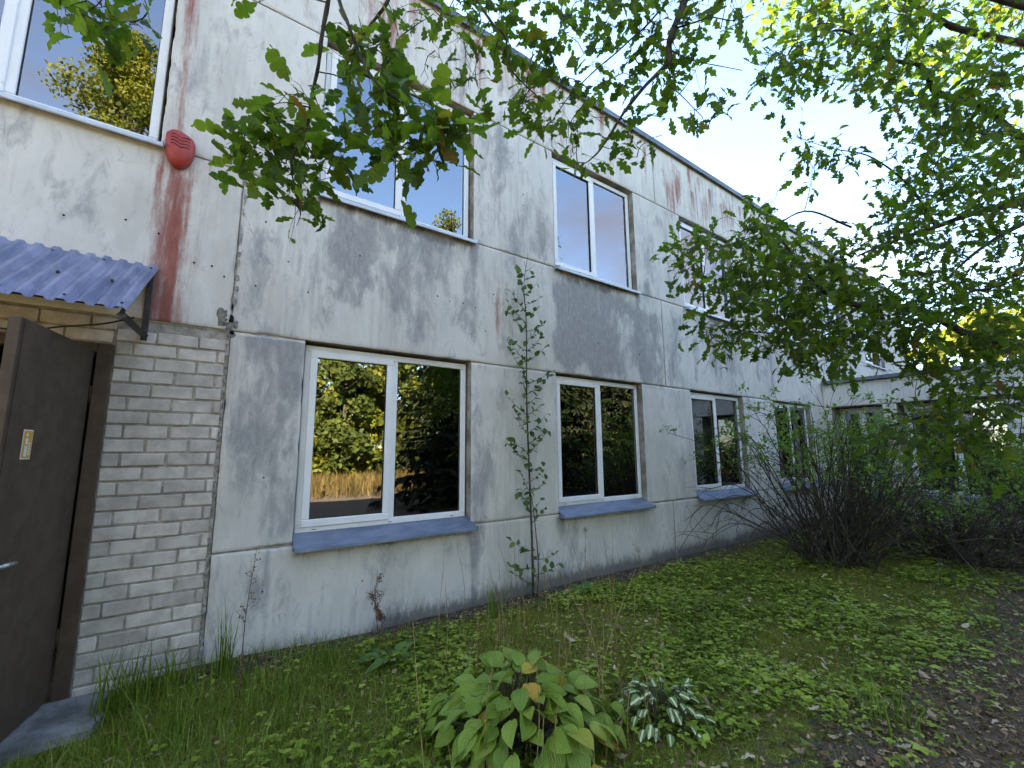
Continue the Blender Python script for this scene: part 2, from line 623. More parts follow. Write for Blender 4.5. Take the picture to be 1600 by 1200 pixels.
M['red_plastic'] = m_simple("faded_red_plastic", (0.33, 0.030, 0.022), (0.42, 0.062, 0.042), 7, 0.45, bstr=0.05, spec=0.4)
M['black'] = m_simple("black_hollow", (0.006, 0.006, 0.006), (0.012, 0.012, 0.011), 10, 0.9, bstr=0)
M['rubber'] = m_simple("black_cable", (0.012, 0.012, 0.013), (0.025, 0.025, 0.026), 10, 0.5, bstr=0)
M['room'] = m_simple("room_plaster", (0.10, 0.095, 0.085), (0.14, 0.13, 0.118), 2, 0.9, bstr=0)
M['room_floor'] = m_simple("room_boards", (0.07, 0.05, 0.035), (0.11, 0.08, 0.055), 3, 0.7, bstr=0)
M['roofing'] = m_simple("roof_felt", (0.05, 0.05, 0.052), (0.09, 0.09, 0.09), 5, 0.95, bstr=0.3)
M['curtain'] = m_leaf("curtain_cloth", [(0, (0.62, 0.64, 0.68)), (1, (0.7, 0.72, 0.75))], 0.4, 0.9, 0.1, True, tcol=1.0)
M['slab'] = m_simple("step_concrete", (0.13, 0.135, 0.135), (0.27, 0.27, 0.265), 6, 0.95, bstr=0.8, bdist=0.015)
M['rubble'] = m_simple("broken_mortar", (0.15, 0.13, 0.095), (0.34, 0.315, 0.265), 22, 0.98, bstr=1.0, bdist=0.02)
M['foam'] = m_simple("pale_sealant", (0.22, 0.21, 0.19), (0.48, 0.465, 0.43), 16, 0.95, bstr=0.8, bdist=0.012)
M['orange'] = m_simple("orange_print", (0.72, 0.36, 0.03), (0.76, 0.42, 0.05), 30, 0.5, bstr=0)
M['paper'] = m_simple("sticker_white", (0.72, 0.73, 0.70), (0.78, 0.79, 0.77), 30, 0.5, bstr=0)
M['bark'] = m_simple("oak_bark", (0.022, 0.018, 0.014), (0.085, 0.074, 0.060), 24, 0.95, bstr=0.9, bdist=0.012, stretch=(1, 1, 0.4))
M['twig'] = m_simple("twig_bark", (0.026, 0.021, 0.016), (0.075, 0.062, 0.048), 40, 0.9, bstr=0.3)
M['cane'] = m_simple("shrub_cane", (0.030, 0.024, 0.017), (0.105, 0.088, 0.066), 12, 0.9, bstr=0.3)
M['green_stem'] = m_simple("young_stem", (0.060, 0.062, 0.028), (0.115, 0.105, 0.055), 12, 0.8, bstr=0.2)
M['dry_stem'] = m_simple("dry_stalk", (0.20, 0.13, 0.055), (0.42, 0.30, 0.13), 8, 0.8, bstr=0.1)
M['rust_stem'] = m_simple("rusty_seed_stalk", (0.10, 0.045, 0.028), (0.20, 0.10, 0.06), 30, 0.85, bstr=0.2)
OAK = [(0.0, (0.032, 0.064, 0.010)), (0.35, (0.060, 0.108, 0.014)), (0.8, (0.095, 0.150, 0.018)), (0.965, (0.12, 0.165, 0.022)), (0.985, (0.19, 0.15, 0.025)), (1.0, (0.14, 0.07, 0.025))]
M['oak'] = m_leaf("oak_leaf", OAK, 0.60, 0.48, 0.25, tcol=2.0)
M['oak_one'] = m_leaf("oak_leaf_single", OAK, 0.60, 0.48, 0.25, True, tcol=2.0)
M['hosta'] = m_leaf("hosta_leaf", [(0, (0.200, 0.312, 0.033)), (0.6, (0.304, 0.418, 0.050)), (0.92, (0.400, 0.470, 0.066)), (0.97, (0.696, 0.455, 0.055)), (1, (0.783, 0.364, 0.055))], 0.22, 0.36, 0.5, True)
_h = M['hosta']
_nt = _h.node_tree
_b = _nt.nodes["Principled BSDF"]
_at = N(_nt, "Attribute", attribute_name="across")
_sp = _nt.nodes.new("ShaderNodeSeparateColor")
_nt.links.new(_at.outputs["Color"], _sp.inputs[0])
_w = math_n(_nt, 'SINE', math_n(_nt, 'MULTIPLY', _sp.outputs[0], 34.0))
bump(_nt, _b, _w, 0.55, 0.004)
_pc = _b.inputs["Base Color"].links[0].from_socket
_edge = noise(_nt, position(_nt), 16, 4, 0.65)
_br = math_n(_nt, 'MULTIPLY', smooth(_nt, _edge, 0.62, 0.72), 0.75)
_c2 = mixc(_nt, math_n(_nt, 'MULTIPLY', smooth(_nt, _w, 0.1, 1.0), 0.55), _pc, (0.07, 0.13, 0.015))
_c2 = mixc(_nt, _br, _c2, (0.30, 0.22, 0.06))
_nt.links.new(_c2, _b.inputs["Base Color"])
M['hosta_dry'] = m_leaf("withered_leaf", [(0, (0.32, 0.17, 0.05)), (1, (0.45, 0.30, 0.12))], 0.3, 0.8, 0.2, True)
M['sap'] = m_leaf("sapling_leaf", [(0, (0.048, 0.102, 0.024)), (0.7, (0.090, 0.162, 0.035)), (1, (0.144, 0.204, 0.050))], 0.35, 0.5, 0.35, True)
M['shrub_leaf'] = m_leaf("shrub_leaf", [(0, (0.091, 0.182, 0.033)), (0.7, (0.169, 0.286, 0.050)), (0.95, (0.221, 0.325, 0.055)), (1, (0.520, 0.325, 0.055))], 0.5, 0.5, 0.3)
M['grass'] = m_leaf("grass_blade", [(0, (0.066, 0.122, 0.015)), (0.5, (0.153, 0.227, 0.024)), (0.80, (0.252, 0.325, 0.040)), (0.9, (0.292, 0.273, 0.083)), (1, (0.451, 0.408, 0.143))], 0.35, 0.55, 0.25)
M['herb'] = m_leaf("herb_leaf", [(0, (0.093, 0.132, 0.015)), (0.35, (0.199, 0.270, 0.026)), (0.7, (0.331, 0.425, 0.044)), (0.94, (0.451, 0.540, 0.094)), (1, (0.344, 0.371, 0.154))], 0.35, 0.55, 0.3)
M['moss'] = m_leaf("moss_tuft", [(0, (0.103, 0.124, 0.013)), (0.6, (0.235, 0.257, 0.024)), (1, (0.373, 0.365, 0.044))], 0.3, 0.8, 0.1)
M['litter'] = m_leaf("leaf_litter", [(0, (0.078, 0.048, 0.026)), (0.5, (0.228, 0.144, 0.079)), (0.85, (0.444, 0.316, 0.193)), (1, (0.600, 0.471, 0.330))], 0.15, 0.85, 0.15)
M['fallen'] = m_leaf("fallen_oak_leaf", [(0, (0.184, 0.110, 0.058)), (0.6, (0.414, 0.297, 0.189)), (1, (0.598, 0.484, 0.347))], 0.15, 0.8, 0.2, True)
M['dock'] = m_leaf("dock_leaf", [(0, (0.084, 0.168, 0.036)), (1, (0.154, 0.252, 0.060))], 0.35, 0.45, 0.35, True)
M['crown_gold'] = m_leaf("sunny_foliage", [(0, (0.06, 0.085, 0.010)), (0.5, (0.135, 0.150, 0.018)), (1, (0.26, 0.235, 0.028))], 0.4, 0.6, 0.2)
M['crown_green'] = m_leaf("green_foliage", [(0, (0.030, 0.045, 0.010)), (0.5, (0.060, 0.080, 0.014)), (1, (0.115, 0.125, 0.022))], 0.4, 0.6, 0.2)
M['needle'] = m_leaf("dark_needles", [(0, (0.008, 0.014, 0.006)), (0.6, (0.018, 0.027, 0.010)), (1, (0.045, 0.048, 0.016))], 0.15, 0.7, 0.15)
M['field'] = m_leaf("dry_field_grass", [(0, (0.083, 0.063, 0.019)), (0.6, (0.149, 0.102, 0.033)), (1, (0.231, 0.149, 0.055))], 0.35, 0.8, 0.15)
M['glass'] = m_glass()


def m_variegated():
    m, nt, b = mat("variegated_leaf")
    a = N(nt, "Attribute", attribute_name="tint")
    sp = nt.nodes.new("ShaderNodeSeparateColor")
    nt.links.new(a.outputs["Color"], sp.inputs[0])
    f = math_n(nt, 'ADD', sp.outputs[0], math_n(nt, 'MULTIPLY', math_n(nt, 'SUBTRACT', noise(nt, position(nt), 30, 3, 0.6), 0.5), 1.1))
    col = mixc(nt, smooth(nt, f, 0.50, 0.66), (0.12, 0.19, 0.04), (0.60, 0.60, 0.36))
    nt.links.new(col, b.inputs["Base Color"])
    b.inputs["Roughness"].default_value = 0.5
    return m


M['variegated'] = m_variegated()

# ------------------------------------------------------------------ ground
PATH_Y = lambda x: -3.22 - 0.12 * np.sin(x * 1.3) - 0.05 * np.sin(x * 3.1 + 1)


def ground_h(x, y):
    x, y = np.asarray(x, float), np.asarray(y, float)
    near = np.clip(1 - np.hypot(x - 3, y + 2.5) / 14, 0, 1)
    h = (fbm(x * 1.6, y * 1.6, 3) - 0.5) * 0.07 + (fbm(x * 7, y * 7, 11, 3) - 0.5) * 0.028
    path = 1 / (1 + np.exp((y - PATH_Y(x)) * 9))
    h = h * (1 - 0.6 * path) - 0.03 * path
    h = h * np.where(y > -0.35, np.clip(-y / 0.35, 0.15, 1), 1)
    lift = 0.06 * np.exp(-((x - 0.3) ** 2) / 0.5) * np.exp(-(y ** 2) / 0.8)
    return (h + lift) * np.clip(near * 4, 0.2, 1) - 0.005


def cover_at(x, y):
    path = 1 / (1 + np.exp((y - PATH_Y(x)) * 8))
    moss = 0.72 - 0.85 * path - 0.75 * np.exp(-((y + 0.02) / 0.26) ** 2)
    dust = np.clip(path - 0.35, 0, 1) * 0.6
    return moss, dust


def build_ground():
    xs = np.concatenate([np.linspace(-400, -14, 14), np.linspace(-9, -2, 15)[:-1], np.arange(-2, 10, 0.045), np.linspace(10, 16, 40), np.linspace(20, 400, 14)])
    ys = np.concatenate([np.linspace(-400, -24, 12), np.linspace(-20, -5, 40)[:-1], np.arange(-5, 0.4, 0.045), np.linspace(0.6, 400, 10)])
    X, Y = np.meshgrid(xs, ys, indexing='ij')
    Z = ground_h(X, Y)
    Z = np.where(Y > 0.05, -0.06, Z)
    nx, ny = X.shape
    i, j = np.meshgrid(np.arange(nx - 1), np.arange(ny - 1), indexing='ij')
    a = i * ny + j
    F = np.stack([a, a + ny, a + ny + 1, a + 1], -1).reshape(-1, 4)
    mo, du = cover_at(X, Y)
    at_ = np.stack([mo.ravel(), du.ravel(), 0 * du.ravel()], 1)
    me = new_mesh("ground", np.stack([X.ravel(), Y.ravel(), Z.ravel()], 1), [F], M['ground'], attrs={"cover": at_}, smooth=True)
    o = mesh_obj("ground", me)
    tag(o, kind="structure")


M['ground'] = m_ground()
build_ground()

# ------------------------------------------------------------------ the building
Z0, ZL, ZJ, ZM, ZU, ZR = -0.02, 0.835, 2.600, 4.035, 5.745, 6.915     # joints between the panel rows
J1, J2, J3 = 0.228, 6.13, 12.03
building = thing("concrete_building", (6.0, 4.0, 0.0), "two storey panel building with stained white walls and a brick entrance bay", "building")


def soft(v, a, b, s):
    return np.clip((v - a) / s + 0.5, 0, 1) * np.clip((b - v) / s + 0.5, 0, 1)


def blob(x, z, x0, x1, z0, z1, sx=0.25, sz=0.3):
    wob = (fbm(x * 2.6, z * 2.1, 31, 5) - 0.5) * 1.0
    return soft(x + wob * 0.35, x0, x1, sx) * soft(z + wob, z0, z1, sz)


_dr = np.random.default_rng(404)
DRIPS = []          # runs of dirty water: where they start, how long, how wide, how strong
for _k in range(5):
    for _z, _n, _l in ((4.03, 8, 0.55), (0.80, 5, 0.30)):
        _x0 = 0.82 + 2.985 * _k
        for _i in range(_n):
            DRIPS.append((_x0 + _dr.choice([0.0, 1.73, _dr.uniform(0, 1.73)]) + _dr.normal() * 0.04, _z, _l * _dr.uniform(0.4, 1.6), _dr.uniform(0.025, 0.06), _dr.uniform(0.2, 0.6)))
for _i in range(70):
    DRIPS.append((_dr.uniform(-1, 14), 6.9, _dr.uniform(0.2, 1.2), _dr.uniform(0.025, 0.07), _dr.uniform(0.15, 0.5)))
for _i in range(36):
    DRIPS.append((_dr.uniform(0.3, 9), _dr.choice([2.58, 5.72]), _dr.uniform(0.3, 1.0), _dr.uniform(0.03, 0.07), _dr.uniform(0.15, 0.45)))
for _i in range(9):
    DRIPS.append((0.30 + 0.055 * _i, 2.58, _dr.uniform(0.6, 1.5), 0.028, _dr.uniform(0.25, 0.65)))


RED_RUNS = [(_dr.uniform(1.2, 10.5), _dr.uniform(6.3, 6.85), _dr.uniform(0.5, 1.1), _dr.uniform(0.04, 0.13), _dr.uniform(0.35, 0.8)) for _i in range(44)]


def stains_and_shade(x, z):
    """red paint remains, bare grey concrete, dirt with shade painted below the upper sills: where the wall shows them"""
    v1 = fbm(x * 5.0, z * 0.5, 41)
    v2 = fbm(x * 2.2, z * 0.45, 47)
    red = np.zeros_like(x)
    for (a, b, c, d, k, s) in ((-0.37, -0.11, 2.40, 4.25, 0.84, 0.17), (-0.10, 0.02, 2.8, 4.0, 0.35, 0.1), (-0.31, -0.20, 4.15, 5.7, 0.62, 0.07), (-0.14, -0.08, 4.3, 5.7, 0.36, 0.06), (-0.06, 0.02, 4.4, 5.9, 0.25, 0.05),
                               (2.82, 2.98, 2.85, 3.55, 0.62, 0.14), (2.7, 3.1, 4.2, 5.6, 0.26, 0.2), (0.3, 0.75, 5.8, 6.7, 0.22, 0.3),
                               (1.0, 1.2, 2.8, 3.3, 0.3, 0.2), (2.0, 2.2, 2.7, 3.4, 0.24, 0.2), (2.75, 2.95, 4.4, 5.7, 0.3, 0.1),
                               (4.9, 5.2, 5.7, 6.4, 0.55, 0.2), (6.35, 7.0, 5.75, 6.55, 0.72, 0.25), (7.5, 7.9, 5.7, 6.5, 0.6, 0.2), (8.3, 8.9, 5.75, 6.6, 0.66, 0.25), (5.35, 5.6, 5.7, 6.3, 0.4, 0.2),
                               (3.9, 4.4, 5.7, 6.5, 0.42, 0.2), (1.5, 2.6, 5.75, 6.75, 0.34, 0.4), (9.5, 16, 5.8, 6.6, 0.45, 0.5), (3.3, 3.5, 4.3, 5.4, 0.22, 0.1)):
        red = np.maximum(red, k * soft(x, a, b, s) * soft(z + (v1 - 0.5) * 1.0, c, d, 0.5))
    red = red * (0.82 + 0.9 * (fbm(x * 26, z * 1.1, 91, 3) - 0.5))
    for (sx, sz, sl, sw, sa) in RED_RUNS:
        d_ = sz - z
        red = np.maximum(red, sa * np.exp(-((x - sx) / sw) ** 2) * (d_ > -0.05) * np.clip(1.15 - d_ / sl, 0, 1) * (z > 5.7))
    red = np.maximum(red, 0.34 * soft(z, 5.75, 6.95, 0.25) * np.clip((v1 - 0.42) * 4, 0, 1))
    red = np.maximum(red, 0.24 * soft(z, 4.2, 5.75, 0.3) * np.clip((v1 - 0.5) * 4, 0, 1) * (x > 0))
    grey = 0.03 * np.ones_like(x)
    for (a, b, c, d, k) in ((0.90, 2.60, 2.70, 3.98, 0.62), (0.95, 2.3, 3.3, 4.0, 0.95), (0.9, 1.3, 2.7, 3.4, 0.7), (1.9, 2.5, 2.7, 3.5, 0.8), (3.80, 6.10, 2.70, 4.0, 0.78), (-1.0, -0.55, 3.15, 3.9, 0.50), (0.24, 0.42, 2.66, 3.6, 0.62),
                            (0.30, 0.80, 0.9, 2.65, 0.52), (0.62, 0.85, 0.86, 1.2, 0.5), (2.55, 2.8, 0.85, 1.5, 0.42), (3.0, 3.8, 4.1, 4.7, 0.42), (6.2, 6.6, 2.7, 3.9, 0.35), (6.9, 8.6, 2.9, 3.95, 0.40), (2.2, 2.65, 0.25, 0.8, 0.42),
                            (0.35, 0.6, 0.3, 0.8, 0.38), (5.75, 6.0, 0.95, 2.5, 0.40), (3.9, 4.2, 0.1, 0.8, 0.4), (5.6, 5.75, 0.9, 2.5, 0.35), (2.9, 3.3, 2.7, 3.9, 0.22), (-0.1, 0.1, 4.1, 5.6, 0.3), (5.6, 6.6, 4.1, 5.6, 0.34), (9.0, 11.5, 2.8, 3.9, 0.4), (2.6, 3.1, 4.1, 5.6, 0.28)):
        grey = np.maximum(grey, k * blob(x, z, a, b, c, d))
    w1 = fbm(x * 1.4 + 0.8 * v1, z * 1.4 + 0.8 * v2, 53, 5)
    w2 = fbm(x * 6.0 + 2.0 * w1, z * 2.4, 59, 4)
    hole = np.clip((fbm(x * 2.6 + w1, z * 1.5 + w2, 67, 5) - 0.52) * 5, 0, 1)
    grey = grey * (1 - 0.6 * hole) + 0.62 * (v1 - 0.5) + 0.55 * (w1 - 0.5) + 0.35 * (w2 - 0.5)
    dirt = 1.15 * np.exp(-np.clip(z, 0, 9) / 0.17) * np.clip(0.55 + 0.08 * x + 1.2 * (v2 - 0.5), 0.25, 1.1)
    for zz in (ZL, ZJ, ZM, ZU):
        dirt = dirt + 0.18 * np.exp(-((z - zz) / 0.035) ** 2)
    dirt = dirt + 0.25 * np.exp(-np.clip(ZR - z, 0, 9) / 0.06)
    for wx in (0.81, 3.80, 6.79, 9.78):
        dirt = dirt + 0.55 * soft(x, wx, wx + 1.72, 0.1) * soft(z + (v1 - 0.5) * 0.2, ZM - 0.12, ZM + 0.02, 0.09)  # dirt deepened with painted shade below the upper sills
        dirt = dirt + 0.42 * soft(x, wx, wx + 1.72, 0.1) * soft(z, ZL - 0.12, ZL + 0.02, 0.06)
    dirt = dirt + 0.3 * soft(x, -0.42, -0.05, 0.08) * soft(z, 3.75, 4.1, 0.15)
    for (sx, sz, sl, sw, sa) in DRIPS:
        u_ = np.exp(-((x - sx - 0.012 * np.sin(z * 7 + sx * 9)) / sw) ** 2)
        d_ = np.clip(sz - z, -0.02, 9)
        run = sa * u_ * (d_ >= 0) * np.exp(-d_ / sl)
        grey = grey + run
        dirt = dirt + 0.25 * run
    return np.stack([np.clip(red, 0, 1.5), np.clip(grey, 0, 1.2), np.clip(dirt, 0, 1)], 1)


def panel(name, a0, a1, z0, z1, parent, depth=0.30, frame=None, plane=0.0, gap=0.007, seed=0, stain_off=0.0, step=0.035):
    """one cast panel: a gridded face with worn edges, sides of bare mortar. frame maps (along, out, up) to world"""
    r = np.random.default_rng(seed + int(abs(a0) * 100) + int(abs(z0) * 1000))
    a0, a1, z0, z1 = a0 + gap, a1 - gap, z0 + gap, z1 - gap
    ua = np.unique(np.round(np.concatenate([[a0, a0 + 0.012], np.linspace(a0 + 0.03, a1 - 0.03, max(2, int((a1 - a0) / step))), [a1 - 0.012, a1]]), 5))
    uz = np.unique(np.round(np.concatenate([[z0, z0 + 0.012], np.linspace(z0 + 0.03, z1 - 0.03, max(2, int((z1 - z0) / step))), [z1 - 0.012, z1]]), 5))
    A, Z = np.meshgrid(ua, uz, indexing='ij')
    na, nz = A.shape
    Yo = (fbm(A * 1.5, Z * 1.5, 71) - 0.5) * 0.006
    edge = np.minimum(np.minimum(A - a0, a1 - A), np.minimum(Z - z0, z1 - Z))
    chip = np.clip(fbm(A * 9, Z * 9, 83) - 0.55, 0, 1) * 0.06
    Yo = Yo + np.where(edge < 0.006, 0.006 + chip, 0)
    Aj = A + np.where((A - a0 < 0.004), chip * 0.4, 0) - np.where((a1 - A < 0.004), chip * 0.4, 0)
    Zj = Z + np.where((Z - z0 < 0.004), chip * 0.4, 0) - np.where((z1 - Z < 0.004), chip * 0.4, 0)
    i, j = np.meshgrid(np.arange(na - 1), np.arange(nz - 1), indexing='ij')
    q = i * nz + j
    F = np.stack([q, q + nz, q + nz + 1, q + 1], -1).reshape(-1, 4)
    front = np.stack([Aj.ravel(), Yo.ravel() + plane, Zj.ravel()], 1)
    loop = [k * nz for k in range(na)] + [(na - 1) * nz + k for k in range(1, nz)] + [k * nz + nz - 1 for k in range(na - 2, -1, -1)] + [k for k in range(nz - 2, 0, -1)]
    loop = np.array(loop)
    n0, nl = len(front), len(loop)
    rim = front[loop].copy()
    back = rim.copy()
    back[:, 1] = plane + depth
    V = np.vstack([front, rim, back])
    k = np.arange(nl)
    k2 = (k + 1) % nl
    S = np.stack([n0 + k, n0 + nl + k, n0 + nl + k2, n0 + k2], 1)
    st = stains_and_shade(V[:, 0] + stain_off, V[:, 2])
    W = V if frame is None else frame(V)
    if frame is not None:
        F = F[:, ::-1]
        S = S[:, ::-1]
    midx = np.concatenate([np.zeros(len(F)), np.ones(len(S))])
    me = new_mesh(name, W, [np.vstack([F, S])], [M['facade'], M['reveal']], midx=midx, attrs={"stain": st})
    return mesh_obj(name, me, parent)


WIN = [(0.81 + 2.99 * k, 2.53 + 2.99 * k) for k in range(4)]
UWIN = [(-2.08, -0.36)] + [(0.84 + 2.985 * k, 2.55 + 2.985 * k) for k in range(6)]
X_END = 20.0
# base row
for a, b in ((J1, J2), (J2, J3), (J3, 12.6)):
    panel("concrete_panel", a, b, Z0, ZL, building)
# ground floor piers
edges = [J1] + [v for w in WIN for v in w] + [12.6]
for a, b in zip(edges[0::2], edges[1::2]):
    panel("concrete_panel", a, b, ZL, ZJ, building)
# spandrels, upper piers, parapets
for a, b in ((-4.0, J1), (J1, J2), (J2, J3), (J3, 16.0), (16.0, X_END)):
    panel("concrete_panel", a, b, ZJ, ZM, building)
ue = [-4.0] + [v for w in UWIN for v in w] + [X_END]
for a, b in zip(ue[0::2], ue[1::2]):
    panel("concrete_panel", a, b, ZM, ZU, building)
for a, b in ((-4.0, J1), (J1, J2), (J2, J3), (J3, 16.0), (16.0, X_END)):
    panel("concrete_panel", a, b, ZU, ZR, building)
panel("concrete_panel", -4.0, -2.35, Z0, ZJ, building)

# joint filling behind the gaps, core walls, floors, roof
mb = MB()
for z in (ZL, ZJ, ZM, ZU):
    segs = [(J1, 12.4)] if z in (ZL,) else ([(-4.0, 12.4)] if z == ZJ else [(-4.0, X_END)])
    for a, b in segs:
        wins = WIN if z in (ZL, ZJ) else UWIN
        cuts = [a] + [v for w in wins for v in w if a < v < b] + [b]
        if z in (ZM, ZU) and a < UWIN[0][0]:
            pairs = list(zip(cuts[0::2], cuts[1::2]))
        else:
            pairs = list(zip(cuts[0::2], cuts[1::2]))
        for p, q in pairs:
            mb.box(p + 0.01, q - 0.01, 0.016, 0.26, z - 0.009, z + 0.009)
for xj, z0, z1 in ((J2, Z0, ZL), (J1, ZJ, ZM), (J2, ZJ, ZM), (J3, ZJ, ZM), (J1, ZU, ZR), (J2, ZU, ZR), (J3, ZU, ZR), (J3, Z0, ZL)):
    mb.box(xj - 0.010, xj + 0.010, 0.020, 0.26, z0 + 0.02, z1 - 0.02)
mb.build("joint_filling", M['mortar'], building)["kind"] = "stuff"

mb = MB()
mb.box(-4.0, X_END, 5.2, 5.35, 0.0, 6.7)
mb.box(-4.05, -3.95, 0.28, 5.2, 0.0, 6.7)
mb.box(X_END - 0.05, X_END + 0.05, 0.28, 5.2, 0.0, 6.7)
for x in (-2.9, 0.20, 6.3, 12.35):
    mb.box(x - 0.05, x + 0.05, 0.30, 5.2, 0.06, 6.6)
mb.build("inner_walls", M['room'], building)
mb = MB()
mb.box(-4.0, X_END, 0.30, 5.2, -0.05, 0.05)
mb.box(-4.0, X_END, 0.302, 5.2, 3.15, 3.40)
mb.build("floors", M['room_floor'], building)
mb = MB()
mb.box(-4.0, X_END, 0.29, 5.3, 6.55, 6.72)
mb.build("roof", M['roofing'], building)
# parapet capping in sheet-metal lengths
x = -4.0
while x < X_END:
    x2 = min(x + 2.0, X_END)
    mb = MB()
    mb.box(x + 0.002, x2 - 0.002, -0.055, 0.36, ZR - 0.004, ZR + 0.022, 0.004)
    mb.box(x + 0.002, x2 - 0.002, -0.058, -0.046, ZR - 0.075, ZR - 0.006, 0.002)
    mb.build("parapet_capping", M['coping'], building)
    x = x2


# ---- windows
def bars(mb, x0, x1, z0, z1, w, y0, y1, bev=0.006, mi=0):
    """four mitred-looking frame bars butted end to end"""
    mb.box(x0, x1, y0, y1, z0, z0 + w, bev, mi)
    mb.box(x0, x1, y0, y1, z1 - w, z1, bev, mi)
    mb.box(x0, x0 + w, y0, y1, z0 + w + 0.0005, z1 - w - 0.0005, bev, mi)
    mb.box(x1 - w, x1, y0, y1, z0 + w + 0.0005, z1 - w - 0.0005, bev, mi)


def window(x0, x1, z0, z1, lower, frame=None, parent=building, setback=0.085):
    FR = frame

    def fin(mb):
        if FR:
            V = FR(np.array(mb.v))
            mb.v = [tuple(p) for p in V]
        return mb
    ob = 0.075 if lower else 0.03            # height of the sill upstand under the frame
    fx0, fx1, fz0, fz1 = x0 + 0.012, x1 - 0.018, z0 + ob, z1 - 0.02
    y = setback
    mid = 0.5 * (fx0 + fx1) + 0.01
    mb = MB()
    bars(mb, fx0, fx1, fz0, fz1, 0.062, y, y + 0.07)
    mb.box(mid - 0.034, mid + 0.034, y, y + 0.07, fz0 + 0.063, fz1 - 0.063, 0.006)
    win = fin(mb).build("window", M['pvc'], parent)
    # opening sash in the left half
    sx0, sx1, sz0, sz1 = fx0 + 0.045, mid - 0.020, fz0 + 0.045, fz1 - 0.045
    mb = MB()
    bars(mb, sx0, sx1, sz0, sz1, 0.066, y - 0.017, y - 0.001, 0.006)
    fin(mb).build("sash", M['pvc'], win)
    panes = ((sx0 + 0.060, sx1 - 0.060, sz0 + 0.060, sz1 - 0.060, y + 0.012), (mid + 0.030, fx1 - 0.056, fz0 + 0.056, fz1 - 0.056, y + 0.024))
    for (a, b, c, d, yy) in panes:
        mb = MB()
        mb.box(a, b, yy, yy + 0.004, c, d)
        p = fin(mb).build("pane", M['glass'], win)
        mb = MB()
        bars(mb, a + 0.004, b - 0.004, c + 0.004, d - 0.004, 0.007, yy - 0.006, yy - 0.0015, 0.0)
        fin(mb).build("gasket", M['gasket'], win)
    for px_ in (fx0 + 0.16, mid, fx1 - 0.16):
        mb = MB()
        mb.box(px_ - 0.018, px_ + 0.018, y - 0.006, y - 0.0005, fz0 + 0.018, fz0 + 0.028, 0.002)
        fin(mb).build("drain_cap", M['steel'], win)
    # sill sheet
    mb = MB()
    t = 0.004
    if lower:
        pr = [(y + 0.01, fz0 + 0.006), (y - 0.004, fz0 - 0.004), (-0.115, z0 - 0.030), (-0.117, z0 - 0.048), (-0.110, z0 - 0.051)]
    else:
        pr = [(y + 0.01, fz0 + 0.004), (y - 0.004, fz0 - 0.004), (-0.060, z0 - 0.006), (-0.063, z0 - 0.034), (-0.054, z0 - 0.038)]
    xa, xb = x0 - 0.012, x1 + 0.03
    n = len(pr)
    vs = [(xx, py, pz) for xx in (xa, xb) for (py, pz) in pr] + [(xx, py + 0.001, pz - t) for xx in (xa, xb) for (py, pz) in pr]
    fs = []
    for k in range(n - 1):
        fs.append((k, k + 1, n + k + 1, n + k))
        fs.append((2 * n + k, 3 * n + k, 3 * n + k + 1, 2 * n + k + 1))
        for s in (0, 1):
            fs.append((s * n + k, s * n + k + 1, 2 * n + s * n + k + 1, 2 * n + s * n + k))
    fs += [(0, n, 3 * n, 2 * n), (n - 1, 2 * n - 1, 4 * n - 1, 3 * n - 1)]
    mb.add(vs, fs)
    # upturned end
    for xx in (xa, xb - 0.003):
        mb.box(xx, xx + 0.003, -0.112, -0.008, z0 - 0.045 if lower else z0 - 0.03, z0 - 0.012 if lower else z0 - 0.006)
    fin(mb).build("sill", M['tin'] if lower else M['tin_white'], win)
    return win


for (a, b) in WIN:
    window(a, b, ZL, ZJ, True)
for (a, b) in UWIN:
    window(a, b, ZM, ZU, False)

# curtain hanging inside the window over the entrance
u = np.linspace(0, 1, 60)
vz = np.linspace(0, 1, 12)
Ug, Vg = np.meshgrid(u, vz, indexing='ij')
cx = -0.95 + 0.60 * Ug + (1 - Vg) * (0.38 * (1 - Ug) + 0.10)
cx = np.minimum(cx, -0.40 + 0.03 * Ug)
cy = 0.165 + 0.018 * np.sin(Ug * 48 + Vg * 2) * (0.5 + 0.5 * Vg)
cz = ZM + 0.05 + Vg * 1.66
i, j = np.meshgrid(np.arange(59), np.arange(11), indexing='ij')
q = i * 12 + j
me = new_mesh("curtain", np.stack([cx.ravel(), cy.ravel(), cz.ravel()], 1), [np.stack([q, q + 12, q + 13, q + 1], -1).reshape(-1, 4)], M['curtain'], smooth=True)
tag(mesh_obj("curtain", me), "sheer white curtain drawn to one side behind the pane above the entrance", "curtain")

# ---- brick entrance bay
DX0, DX1, DZ = -1.46, -0.475, 2.385       # door frame outside
mb = MB()
mb.box(-2.35, DX0, 0.0235, 0.29, Z0, ZJ - 0.008)
mb.box(DX1, J1 + 0.004, 0.0235, 0.29, Z0, ZJ - 0.008)
mb.box(DX0 + 0.0005, DX1 - 0.0005, 0.0235, 0.29, DZ, ZJ - 0.008)
bay = mb.build("brick_wall", M['mortar'], building)
BH, BL, CO, PI_ = 0.088, 0.250, 0.1015, 0.2625


def brick_mesh(w, seed):
    r = np.random.default_rng(seed)
    b = MB()
    b.box(0, w, 0, 0.05, 0, BH, 0.006)
    V = np.array(b.v)
    V += r.normal(size=V.shape) * np.array([0.0016, 0.0016, 0.0014])
    if r.random() < 0.35:
        c = np.array([w if r.random() < 0.5 else 0, 0, BH if r.random() < 0.5 else 0])
        dd = np.linalg.norm(V - c, axis=1)
        V[:, 1] += np.where(dd < 0.02, 0.005, 0)
    me = bpy.data.meshes.new("brick")
    me.from_pydata([tuple(p) for p in V], [], b.f)
    me.materials.append(M['brick'])
    me.update()
    return me


